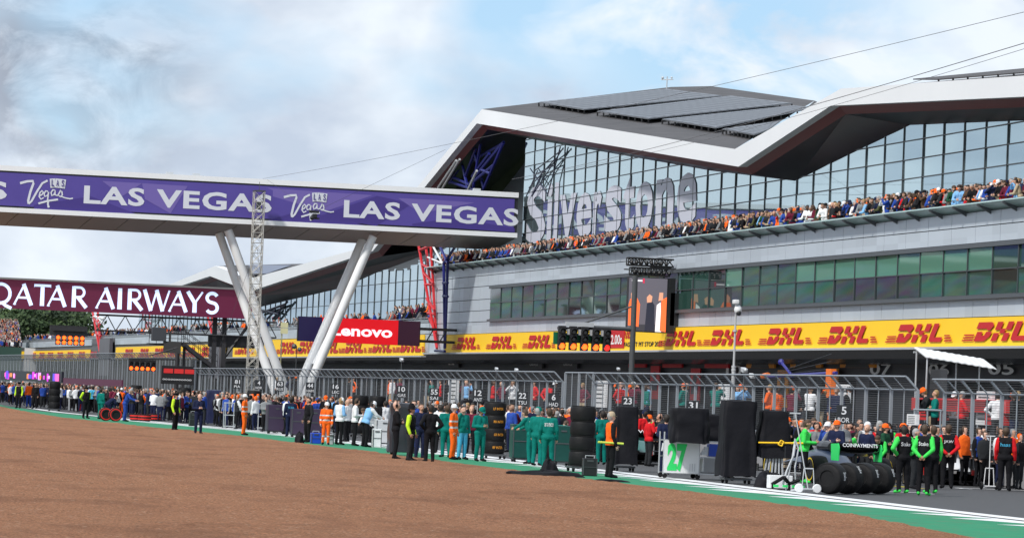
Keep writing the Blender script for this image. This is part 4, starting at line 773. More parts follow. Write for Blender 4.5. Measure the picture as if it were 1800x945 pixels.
# racing cars seen from behind, noses pointing up the track
def car(label,x,y,body,wing,plate,txt,txc,seed=0,drs=(.02,.02,.022)):
    g=gnd(x,y); r=thing('racing_car',label,'racing car',g,0); cb=mat('carbon',(.02,.02,.022),.3,.2,var=.2)
    mb=MB(); secs=[(.3,.16,.2,.2),(1.0,.34,.5,.2),(1.9,.62,.66,.18),(2.6,.7,.7,.16),(3.1,.5,.62,.2),(3.7,.3,.52,.26),(4.6,.22,.4,.28),(5.4,.14,.3,.24)]; n=16; vs=[]
    for yy,w,h,b in secs:
        for i in range(n): a=2*PI*i/n; vs.append((w*math.cos(a)*(1 if math.sin(a)<0 else .75),yy,b+(h-b)*(.5+.5*math.sin(a))+.18))
    mb.add(vs,[(j*n+i,j*n+(i+1)%n,(j+1)*n+(i+1)%n,(j+1)*n+i) for j in range(len(secs)-1) for i in range(n)]+[tuple(range(n-1,-1,-1)),tuple(range((len(secs)-1)*n,len(secs)*n))]); mb.build('body',body,r,False,True)
    mb=MB(); mb.box((0,2.2,.1),(1.5,3.4,.05)); mb.add([(-.5,-.1,.1),(.5,-.1,.1),(.42,.7,.08),(-.42,.7,.08),(-.5,-.1,.32),(.5,-.1,.32),(.42,.7,.12),(-.42,.7,.12)],[(0,1,2,3),(7,6,5,4),(0,3,7,4),(1,5,6,2)]); mb.build('floor',cb,r,False)
    mb=MB(); mb.lathe([(.12,1.8),(.16,2.2),(.15,2.6)],12,(0,0,.95),'Y'); mb.path([(-.3,3.1,.72),(-.3,3.5,.98),(0,3.9,.98),(.3,3.5,.98),(.3,3.1,.72)],.04); mb.tube((0,3.9,.98),(0,4.1,.65),.035); mb.build('halo',cb,r,False)
    mb=MB()
    for z,yy,ch,an in((.82,-.05,.3,.25),(.96,-.2,.22,.75)):
        for k in range(10):
            x0_,x1_=-.52+1.04*k/10,-.52+1.04*(k+1)/10; c,s=math.cos(an)*ch/2,math.sin(an)*ch/2; dz=lambda q:-.05*(1-(q/.5)**2)
            mb.add([(x0_,yy-c,z+s+dz(x0_)),(x1_,yy-c,z+s+dz(x1_)),(x1_,yy+c,z-s+dz(x1_)),(x0_,yy+c,z-s+dz(x0_)),(x0_,yy-c,z+s+.03+dz(x0_)),(x1_,yy-c,z+s+.03+dz(x1_)),(x1_,yy+c,z-s+.03+dz(x1_)),(x0_,yy+c,z-s+.03+dz(x0_))],[(0,1,2,3),(7,6,5,4),(0,4,5,1),(2,6,7,3)])
    wg=mb.build('rear_wing',wing,r,False)
    for s in(-1,1): mb=MB(); mb.prism([(s*.53,-.35,.62),(s*.53,.2,.62),(s*.53,.25,1.05),(s*.53,-.3,1.07),(s*.53,-.38,.95)],(.02*s,0,0)); mb.build('end_plate',plate,r,False)
    mb=MB(); mb.tube((0,-.02,.35),(0,-.02,.85),.03); mb.build('wing_pylon',cb,r,False)
    if txt: text_mb(txt,(-.44,-.31,.98),(1,0,0),(0,.25,1),.88,.1,.012,.025).build('lettering',txc,wg,False)
    mb=MB(); mb.box((0,-.2,.36),(.1,.04,.14)); mb.build('rain_light',mat('rain_light_red',(.25,.01,.01),.3),r,False)
    for yy,hw,w in((.45,.8,.4),(4.0,.8,.32)):
        for s in(-1,1): mb=MB(); mb.lathe(tyre_mesh(.36,w),24,(s*hw,yy,.36),'X'); wh=mb.build('wheel',rubber,r,False,True); mb=MB(); mb.lathe([(.02,-w*.42),(.2,-w*.45),(.2,w*.45),(.02,w*.42)],14,(s*hw,yy,.36),'X'); mb.build('wheel_rim',rimm,wh,False); mb=MB(); mb.lathe([(.27,s*(w/2+.004)),(.31,s*(w/2+.004))],24,(s*hw,yy,.36),'X',False); mb.build('side_band',redband if seed==2 else mat('band_yellow',(.7,.5,.02),.5),wh,False)
    mb=MB(); mb.box((0,5.25,.2),(1.8,.35,.03)); mb.box((0,5.1,.27),(1.7,.2,.03)); [mb.box((s*.9,5.2,.28),(.02,.5,.2)) for s in(-1,1)]; mb.build('front_wing',wing,r,False)
    mb=MB(); [mb.tube((s*.2,yy,.42),(s*.7,yy2,.4),.018,5) for s in(-1,1) for yy,yy2 in((.3,.5),(.9,.5),(3.8,4.),(4.3,4.))]; mb.build('suspension',cb,r,False)
    r.scale=(1.2,1.2,1.1)
    return r
pw=mat('print_white',(.75,.76,.78),.5)
car('black and green racing car with black rear wing behind the lying covered tyres',1502,851,mat('car_blue_black',(.02,.035,.07),.3,.2),mat('gloss_black',(.008,.008,.009),.18),grn,'COINPAYMENTS',pw,1)
car('white and black racing car with white rear wing behind the slim white jack',1706,853,mat('car_white',(.6,.61,.63),.3),mat('car_white',(.6,.61,.63),.3),black,None,pw,2)
car('dark racing car with lettered black rear wing right of the tall black cover',1140,816,mat('car_green',(.0,.1,.08),.3,.2),mat('gloss_black',(.008,.008,.009),.18),black,'Valvoline',pw,3)
# grid boards on poles
gbm=mat('board_charcoal',(.025,.028,.032),.5)
for x,y,num,nm in ((1483,728,'5','BOR'),(1218,718,'31','OCO'),(1103,710,'23','ALB'),(973,703,'6','HAD'),(918,700,'22','TSU'),(840,695,'12','ANT'),(763,693,'55','SAI'),(706,688,'10','GAS'),(590,683,'16','LEC'),(545,681,'44','HAM'),(492,678,'63','RUS'),(455,676,'4','NOR'),(417,674,'81','PIA')):
    P=atp(x,y,36.4); r=thing('grid_board','charcoal grid board on a pole reading %s over %s'%(num,nm),'grid board',(P.x,P.y,0)); mb=MB(); mb.box((P.x,P.y,P.z),(.46,.03,.58),b=.01); b=mb.build('board',gbm,r)
    wn=.16*len(num); text_mb(num,(P.x-wn/2,P.y-.016,P.z+.0),U_B,V_F,wn,.24,.02,.004).build('number',pw,b); text_mb(nm,(P.x-.19,P.y-.016,P.z-.24),U_B,V_F,.38,.15,.01,.004).build('driver_code',pw,b)
    mb=MB(); mb.tube((P.x,P.y,0),(P.x,P.y,P.z-.28),.018,6); mb.build('pole',lgrey,r)
# crates, trolleys, cases and bags along the edge
def crate(label,x,y,w,d,h,c,name='crate',cat='crate',lift=.14,top=None,b=.02):
    g=gnd(x,y); r=thing(name,label,cat,g+Vector((0,d/2,0)),-.05); mb=MB(); mb.box((0,0,lift+(h-lift)/2),(w,d,h-lift),b=b); bx=mb.build('box',c,r,False)
    mb=MB(); mb.box((0,-d/2-.012,lift+(h-lift)*.5),(w*.84,.012,(h-lift)*.03)); mb.box((0,-d/2-.012,lift+(h-lift)*.85),(.18,.02,.05)); [mb.box((s*w*.46,-d/2-.01,lift+(h-lift)/2),(.03,.012,h-lift-.06)) for s in(-1,1)]; mb.build('fittings',dgrey,bx,False)
    if lift>.1: trolley_base(r,w*.9,d*.9,lift)
    else: mb=MB(); mb.path([(-w*.3,0,h),(-w*.3,0,h+.07),(w*.3,0,h+.07),(w*.3,0,h)],.012); mb.build('carry_handle',lgrey,r,False)
    return r
plum=mat('crate_plum',(.035,.02,.05),.4,var=.15); aston=mat('panel_deep_green',(.0,.05,.04),.4,var=.15)
crate('plum flight case on castors left of the navy-suited man',487,762,.95,.7,1.35,plum); crate('plum flight case on castors behind the marshal with the blue cooler',524,768,.6,.6,1.25,plum)
crate('plum flight case with an orange screen between black jacket and marshal',553,772,.7,.6,1.3,plum)
crate('bright blue cooler box on the green strip by the small marshal',556,779,.4,.35,.42,mat('cooler_blue',(.01,.06,.5),.35),'cooler_box','cooler',.0)
crate('pale grey case on the ground left of the white-shirted crew',581,781,.25,.3,.42,lgrey,'case','case',.0); crate('upright white case under the white-shirted crew table',663,786,.34,.4,.72,whitep,'case','case',.0)
crate('white work table cabinet in front of the wrapped cabinet',676,784,.7,.6,1.05,mat('cabinet_white',(.5,.51,.53),.4),'cabinet','cabinet'); crate('blue-sided cabinet behind the small policeman with helmet',727,792,.5,.5,1.2,mat('cabinet_blue',(.02,.06,.3),.4),'cabinet','cabinet')
crate('deep green tool cabinet left of the green-suited pair',920,812,.75,.6,1.25,aston,'tool_cabinet','cabinet'); crate('deep green tool cabinet right of the green-suited pair',990,818,.6,.6,1.28,aston,'tool_cabinet','cabinet')
crate('black cabinet with red lights right of the green-suited pair',968,816,.5,.5,1.1,black,'tool_cabinet','cabinet'); crate('black rectangular case leaning at the foot of the plain tyre stack',1037,836,.42,.16,.5,black,'case','case',.0)
crate('grey steel cabinet between navy overalls and the policeman',290,738,.6,.5,1.25,mat('cabinet_grey',(.12,.13,.14),.4),'cabinet','cabinet'); crate('long white hospitality counter at the right edge behind the crew',1792,845,1.2,.6,1.15,whitep,'counter','counter'); crate('maroon cabinet behind the white racing car',1730,835,1.6,.6,1.35,mat('cabinet_maroon',(.09,.012,.035),.5),'cabinet','cabinet')
crate('black flight case beside the navy roll',340,752,.4,.4,.75,black,'case','case',.1)
for x,y,lab in ((404,754,'silver push trolley frame right of the navy roll'),(462,757,'silver folded trolley frame right of the tyre stack by the marshal'),(128,722,'steel rack frame at the far left tyre stack'),(317,743,'steel rack frame round the tyre stack by the policeman')):
    g=gnd(x,y); r=thing('trolley_frame',lab,'frame',g); mb=MB()
    for X in(-.25,.25): mb.path([(X,0,.05),(X,0,1.3),(X,.5,1.3),(X,.5,.05)],.022)
    for z in(.15,.7,1.3): mb.tube((-.25,0,z),(.25,0,z),.02); mb.tube((-.25,.5,z),(.25,.5,z),.02)
    mb.build('frame',lgrey,r,False)
def heap(label,x,y,w,d,h,name,cat,seed):
    g=gnd(x,y); rnd=random.Random(seed); vs=[];n=30;k=8
    for j in range(k+1):
        for i in range(n): a=2*PI*i/n; v=j/k; q=math.sqrt(max(0,1-v**3))*(1+.35*mn.noise((math.cos(a)*1.6+seed,math.sin(a)*1.6,v))); vs.append((w/2*q*math.cos(a),d/2*q*math.sin(a),h*v*(1+.5*mn.noise((math.cos(a)*2,math.sin(a)*2,v*3+seed)))))
    mb=MB(); mb.add(vs,[(j*n+i,j*n+(i+1)%n,(j+1)*n+(i+1)%n,(j+1)*n+i) for j in range(k) for i in range(n)]); o=mb.build(name,clothm,None,smooth=True); o.location=g; return tag(o,label,cat)
heap('long flat black cloth bag lying on the green strip',955,836,2.2,.7,.16,'cloth_bag','bag',1); heap('upright black bag slumped on the lying cloth by the green-suited man',965,834,.5,.4,.42,'bag','bag',2)
heap('black cloth heap under the folded canopy',1350,856,.7,.6,.4,'cloth_heap','cloth',5); heap('black rucksack on the edge line by the black jacket',526,778,.4,.4,.4,'rucksack','rucksack',6); heap('flat dark bag on the edge of the gravel at right',1075,846,.9,.3,.06,'flat_bag','bag',7)
# ================= beyond the fence
P=atp(1290,640,45.5); r=thing('camera_mast','slim pale mast with white surveillance cameras rising above the fence','camera mast',(P.x,P.y,0)); zt_=atp(1294,545,45.5).z
mb=MB(); mb.tube((P.x,P.y,0),(P.x,P.y,zt_-2.4),.085,10); mb.tube((P.x,P.y,zt_-2.4),(P.x,P.y,zt_),.05,8,.04); [mb.tube((P.x,P.y,z),(P.x,P.y,z+.08),.1,10) for z in(2.4,3.6,zt_-2.4,zt_-.9)]; mb.build('mast',mat('mast_pale',(.42,.43,.44),.5),r,smooth=True)
mb=MB(); mb.ball((P.x+.06,P.y-.1,zt_+.02),.17,12,(1,1,1.2)); mb.box((P.x-.05,P.y-.1,zt_+.35),(.2,.4,.18),b=.04); mb.tube((P.x,P.y,zt_),(P.x,P.y,zt_+.4),.05); mb.build('camera',whitep,r,smooth=True); mb=MB(); mb.ball((P.x+.07,P.y-.2,zt_-.12),.11,10); mb.build('camera_dome',black,r)
for x,y,s,lab in ((1308,650,.16,'small white camera on the fence right of the camera mast'),(1322,660,.14,'white tilted camera box on the fence right of the camera mast'),(873,648,.12,'small white camera on the long fence above the tyre lettering'),(908,650,.13,'small pale camera near the gate end of the long fence'),(706,632,.16,'pale loudspeaker pair on a pole above the long fence'),(1087,648,.1,'thin aerial on the fence left of the signal post')):
    P=atp(x,y,41.6); r=thing('fence_camera',lab,'camera',P); mb=MB(); mb.box(P,(s*1.2,s*2.2,s),rx=.2,b=.02); mb.ball(P+Vector((0,-s*1.1,0)),s*.5,8); mb.build('body',lgrey if x!=1322 else whitep,r); mb=MB(); mb.tube((P.x,P.y,2.7),P,.025,5); mb.build('bracket',dgrey,r)
# canopy and platform in the gap of the fence
TC=122.; a=att(1628,627,TC); b=att(1752,648,TC); c=thing('shelter_canopy','white corrugated canopy on thin posts above the fence gap','canopy',((a.x+b.x)/2,TC,0)); mb=MB(); n=20; vs=[]
for k in range(n+1): p=a.lerp(b,k/n); dz=.02*(k%2); vs+=[(p.x,TC,p.z+dz),(p.x,TC+1.3,p.z+.34+dz)]
mb.add(vs+[(x,y,z-.03) for x,y,z in vs],[(2*i,2*i+1,2*i+3,2*i+2) for i in range(n)]+[(2*n+2+2*i+2,2*n+2+2*i+3,2*n+2+2*i+1,2*n+2+2*i) for i in range(n)]+[(2*i,2*i+2,2*n+4+2*i,2*n+2+2*i) for i in range(n)]); mb.build('roof_sheet',whitep,c)
for q,yy in((.03,.1),(.6,1.2),(.93,1.2),(.03,1.2)): mb=MB(); p=a.lerp(b,q); mb.tube((p.x,TC+yy,1.1),(p.x,TC+yy,p.z+yy*.25),.03,6); mb.build('post',lgrey,c)
mb=MB(); mb.tube((a.x,TC+1.3,a.z+.17),(b.x,TC+1.3,b.z+.17),.04,6); mb.build('rafter',lgrey,c)
mb=MB(); t0,t1=tt(1662),tt(1614)
for z in(1.75,2.25): mb.tube((FP-.1,t0,z),(FP-.1,t1,z),.035,6)
for t in(t0+.05,(t0+t1)/2,t1-.05): mb.tube((FP-.1,t,1.05),(FP-.1,t,2.25),.03,6)
tag(mb.build('platform_railing',post_m),'grey tubular railing across the gap in the fence','railing')
P=atp(1650,690,43.8); mb=MB(); mb.box((43.8,P.y,2.4),(.25,.9,2.5)); [mb.box((43.66,P.y-.45+.1*k,2.4),(.03,.02,2.5)) for k in range(10)]; [mb.box((43.66,P.y,1.2+.2*k),(.03,.9,.02)) for k in range(12)]; tag(mb.build('mesh_screen',mat('screen_mesh_grey',(.05,.055,.06),.5)),'dark mesh-faced pillar under the white canopy','screen')
# low pieces seen through the fence: red counter, white notice boards, red cabinet, crane boom
for x,y,w,h,c,lab,nm in ((1695,712,9,.42,redm,'red counter behind the fence at the right edge','counter'),(1760,725,1.6,.8,redm,'red cabinet behind the fence at the right edge','cabinet'),(1640,720,1.4,.7,redm,'red cabinet in the gap of the fence below the canopy','cabinet'),(1732,717,1.4,1.1,whitep,'white notice board behind the fence at the right edge','notice board'),(1482,707,1.4,1.3,whitep,'white notice board behind the fence above grid board 5','notice board'),(1271,703,1.4,1.3,whitep,'white notice board behind the fence left of the camera mast','notice board'),(797,687,2.2,1.3,whitep,'white notice board behind the long fence above grid board 12','notice board'),(1057,692,1.8,1.2,whitep,'white notice board behind the gate end of the fence','notice board'),(1605,737,.9,.35,whitep,'white notice taped to the end post of the fence','notice')):
    p_=43.2 if y!=737 else FP-.12; P=atp(x,y,p_); r=thing(nm.replace(' ','_'),lab,nm,P); mb=MB(); mb.box(P,(.12 if c is whitep else .5,w,h),b=.01); mb.build('panel',c,r); mb=MB(); [mb.box(P+Vector((-.065 if c is whitep else -.26,0,h*(.32-.16*k))),(.01,w*.7,h*.04)) for k in range(5)]; mb.build('print_lines',dgrey if c is whitep else black,r)
    if y!=737: mb=MB(); [mb.box((P.x,P.y+s*w*.4,(P.z-h/2+1.1)/2),(.06,.06,max(.05,P.z-h/2-1.1+.0)) ) if 0 else mb.tube((P.x,P.y+s*w*.4,1.1),(P.x,P.y+s*w*.4,P.z-h/2+.02),.03,5) for s in(-1,1)]; mb.build('stand',dgrey,r)
a,b=atp(1345,662,47),atp(1470,655,47); r=thing('hoist_boom','blue and orange hoist boom with wire stays behind the camera mast','hoist',(47,a.y,0)); mb=MB(); mb.tube(a,b,.07,8); mb.build('boom',mat('boom_blue',(.02,.02,.2),.4),r)
mb=MB(); q=atp(1373,636,47); mb.tube(q,atp(1394,662,47),.06,6); mb.ball(q,.14,8); mb.build('jib',mat('boom_blue',(.02,.02,.2),.4),r); mb=MB(); q2=atp(1461,648,47); mb.box((47,q2.y,(q2.z+1.1)/2),(.2,.7,q2.z-1.1)); mb.tube(atp(1341,661,47),atp(1350,659,47),.12,8); mb.build('mast',mat('boom_orange',(.8,.16,.01),.45),r); mb=MB(); [mb.tube(q2+Vector((0,0,.3*k)),atp(1350,660,47),.015,4) for k in range(3)]; mb.build('stay',black,r)
# left end: screens on the pit wall, board with red panels, grandstand and trees
a,b=gnd(0,690),gnd(110,690); p_=FP-.4; A_l,B_l=atp(2,660,p_),atp(110,667,p_); r=thing('wall_screen','low screen strip on the pit wall with pink and blue stripes','screen',((p_),B_l.y,0)); mb=MB(); mb.box((p_,(A_l.y+B_l.y)/2,2.35),(.2,A_l.y-B_l.y,1.0)); hs=mb.build('housing',mat('dark_screen',(.01,.01,.02),.4),r)
rnd=random.Random(4)
for k,c in enumerate([(.5,.02,.5),(.08,.05,.6),(.7,.1,.4),(.5,.02,.5),(.75,.2,.05),(.6,.3,.7)]*4):
    t=B_l.y+(A_l.y-B_l.y)*rnd.uniform(.04,.96); mb=MB(); mb.box((p_-.11-.002*k,t,2.35+rnd.uniform(-.1,.1)),(.01,rnd.uniform(.6,3),rnd.uniform(.3,.8))); mb.build('stripe',mat('screen_stripe_%d'%(k%6),c,.4,emit=.7),hs)
mb=MB(); A_l,B_l=atp(112,672,p_),atp(215,678,p_); mb.box((p_,(A_l.y+B_l.y)/2,1.9),(.12,A_l.y-B_l.y,.8)); tag(mb.build('maroon_hoarding',mat('hoarding_maroon',(.1,.015,.05),.5,var=.1)),'maroon hoarding on the pit wall right of the striped screen','hoarding')
a=att(284,645,284); b=att(343,668,284); r=thing('display_board','black display board with three red panels by the end of the far fence','board',((a.x+b.x)/2,284,0)); mb=MB(); mb.box(((a.x+b.x)/2,284,(a.z+b.z)/2-.1),(b.x-a.x,.12,a.z-b.z+.5),b=.02); bd=mb.build('panel',black,r)
for k in range(3): w=(b.x-a.x)/3.3; mb=MB(); mb.box((a.x+.12+w*(k+.5)*1.02,283.92,a.z-.25),(w*.9,.03,.34)); mb.build('red_panel',mat('lit_red_panel',(.45,.02,.02),.4,emit=.35),bd)
text_mb('ooooooooooo',(a.x+.1,283.93,a.z-.95),U_B,V_F,(b.x-a.x)*.85,.12,.01,.01).build('dotted_line',pw,bd); mb=MB(); [mb.tube((x,284,0),(x,284,b.z),.05) for x in(a.x+.2,b.x-.2)]; mb.build('post',dgrey,r)
for x in(343,352): P=atp(x,660,FP); mb=MB(); mb.tube((FP,P.y,0),(FP,P.y,3.9),.07,8); tag(mb.build('gate_post',post_m),'grey gate post, the %s of two beside the display board'%('left' if x<350 else 'right'),'post')
# far grandstand seen past the left edge
TGs=560.; a,b=att(-60,572,TGs),att(38,612,TGs); r=thing('grandstand','distant grandstand with packed tiers and a dark green front wall at far left','grandstand',((a.x+b.x)/2,TGs,0)); mb=MB(); z0=att(20,612,TGs).z; z1=att(20,570,TGs).z
mb.prism([(a.x,TGs,0),(a.x,TGs,z0),(a.x,TGs+8,z1),(a.x,TGs+9,z1),(a.x,TGs+9,0)],(b.x-a.x,0,0)); mb.build('tiers',dgrey,r); mb=MB(); mb.box(((a.x+b.x)/2,TGs-.2,z0/2+.2),(b.x-a.x,.2,z0)); mb.build('front_wall',mat('wall_green',(.02,.06,.045),.6),r); mb=MB(); mb.box((b.x+1.2,TGs-1,z0*.5),(1.6,1.2,z0*1.05)); tag(mb.build('white_cabin',mat('cabin_white',(.6,.6,.6),.6)),'small white cabin at the end of the distant grandstand','cabin')
STAND=(a.x,b.x,TGs,z0,z1)
# the stand across the track, outside the frame, whose tiers the lower windows mirror
r=thing('grandstand','open grandstand across the track, mirrored in the green window band','grandstand',(-30,460,0)); mb=MB()
mb.prism([(-18,300,0),(-18,300,4.5),(-46,300,25.5),(-47,300,25.5),(-47,300,0)],(0,420,0)); seats=mat('packed_seats',(.09,.08,.09),.8)
t_=seats.node_tree; b_=t_.nodes['Principled BSDF']; tcn=t_.nodes.new('ShaderNodeTexCoord'); vo=t_.nodes.new('ShaderNodeTexVoronoi'); vo.inputs['Scale'].default_value=.55; t_.links.new(tcn.outputs['Object'],vo.inputs['Vector']); hs_=t_.nodes.new('ShaderNodeHueSaturation'); hs_.inputs['Saturation'].default_value=.95; hs_.inputs['Value'].default_value=.5; t_.links.new(vo.outputs['Color'],hs_.inputs['Color']); t_.links.new(hs_.outputs[0],b_.inputs['Base Color']); mb.build('tiers',seats,r)
mb=MB(); mb.box((-17.5,510,4.),(.4,420,5.)); mb.build('front_wall',mat('stand_green',(.03,.2,.12),.6),r); mb=MB(); mb.box((-47.3,510,14),(.3,420,28)); mb.build('back_wall',mat('stand_roof_green',(.05,.3,.18),.6),r)
# trees
lf=[mat('leaf_%s'%n,c,.8,var=.35,sc=.8) for n,c in(('dark',(.016,.032,.01)),('mid',(.028,.055,.015)),('light',(.05,.085,.022)))]; bark=mat('bark',(.08,.06,.04),.9)
def tree(label,x,ytop,t,h,w,seed):
    P=att(x,ytop,t); zt=P.z; r=thing('tree',label,'tree',(P.x,t,0)); rnd=random.Random(seed); mb=MB(); mb.tube((P.x,t,0),(P.x,t,zt*.75),.45,8,.12); [mb.tube((P.x,t,zt*q),(P.x+rnd.uniform(-w,w)*.35,t+rnd.uniform(-w,w)*.35,zt*(q+.3)),.16,6,.04) for q in(.35,.45,.5,.55,.6)]; mb.build('trunk',bark,r)
    mb=MB(); mb.keep=1; cl=[(rnd.uniform(-.5,.5)*w,rnd.uniform(-.4,.4)*w,zt*rnd.uniform(.35,.92),rnd.uniform(.16,.3)*w) for _ in range(24)]
    for cx_,cy_,cz_,cr_ in cl:
        k=rnd.randrange(3)
        for _ in range(300):
            d=Vector((rnd.gauss(0,1),rnd.gauss(0,1),rnd.gauss(0,.8))).normalized()*cr_*rnd.uniform(.6,1.08); p=Vector((P.x+cx_,t+cy_,cz_))+d; s=rnd.uniform(.25,.5); u=Vector((rnd.gauss(0,1),rnd.gauss(0,1),rnd.gauss(0,1))).normalized(); v=u.orthogonal().normalized()
            mb.mi=k if rnd.random()<.8 else rnd.randrange(3); mb.quad(p-u*s,p-v*s*.7,p+u*s,p+v*s*.7)
    mb.build('crown',lf,r)
for i,(x,y,t,w,lab) in enumerate(((10,536,590,17,'broad dark tree behind the distant grandstand'),(38,540,600,16,'rounded tree right of the distant grandstand'),(62,546,585,15,'mid green tree left of the hanging start lights'),(84,556,595,13,'low tree behind the hanging start lights'),(-25,542,600,14,'tall tree at the very left edge'),(110,578,640,9,'far tree glimpsed under the maroon screen'))): tree(lab,x,y,t,0,w,i+20)
# cables across the sky and the camera hung from them
def cable(label,pts,r_=.022):
    mb=MB(); mb.path(pts,r_,5); tag(mb.build('overhead_cable',mat('cable_grey',(.12,.12,.13),.6)),label,'cable')
def sag(a,b,s,n=24): return [a.lerp(b,i/n)-Vector((0,0,s*4*(i/n)*(1-i/n))) for i in range(n+1)]
cable('thin cable from the lattice mast head over the roof peak to the upper right',sag(att(462,314,262),att(1810,19,110),.35),.01)
cable('lower dark cable crossing the white roof fold toward the right edge',sag(att(900,315,230),att(1810,73,100),.3),.013)
cable('lowest thin cable just under the dark one at right',sag(att(980,300,225),att(1810,83,98),.35),.008)
P=att(552,372,235); r=thing('cable_camera','small black camera rig hanging in front of the second script logo','camera rig',P); mb=MB(); mb.box(P,(.62,.3,.16),b=.03); mb.box(P+Vector((.05,0,-.28)),(.3,.3,.3),b=.05); mb.ball(P+Vector((-.12,-.1,-.4)),.15,10); mb.box(P+Vector((.2,0,-.42)),(.3,.2,.1)); mb.build('rig',black,r); mb=MB(); mb.tube(P+Vector((-.25,0,.1)),att(470,316,262),.008,4); mb.tube(P+Vector((.25,0,.1)),att(783,263,235),.008,4); mb.build('suspension_wire',black,r)
mb=MB(); P=att(500,571,266); mb.box(P,(.52,.1,.36)); mb.box(P+Vector((0,0,-.42)),(.52,.1,.4)); mb.tube((P.x-.15,266.1,0),(P.x-.15,266.1,P.z),.04); tag(mb.build('pale_sign_pair',mat('sign_cream',(.62,.6,.35),.6)),'pair of pale signs on a thin pole right of the lattice mast','sign')
mb=MB(); P=att(497,600,266); mb.tube((P.x,266.4,0),(P.x,266.4,P.z+.8),.03); mb.tube((P.x+1.1,266.4,0),(P.x+1.1,266.4,P.z-.3),.03); mb.ball((P.x+.9,266.3,P.z-.3),.2,8); mb.ball((P.x+1.3,266.3,P.z-.5),.16,8); mb.box((P.x+.5,266.4,3.4),(2.2,.06,.06)); tag(mb.build('camera_pole',dgrey),'thin poles with small cameras between the white bridge legs','pole')
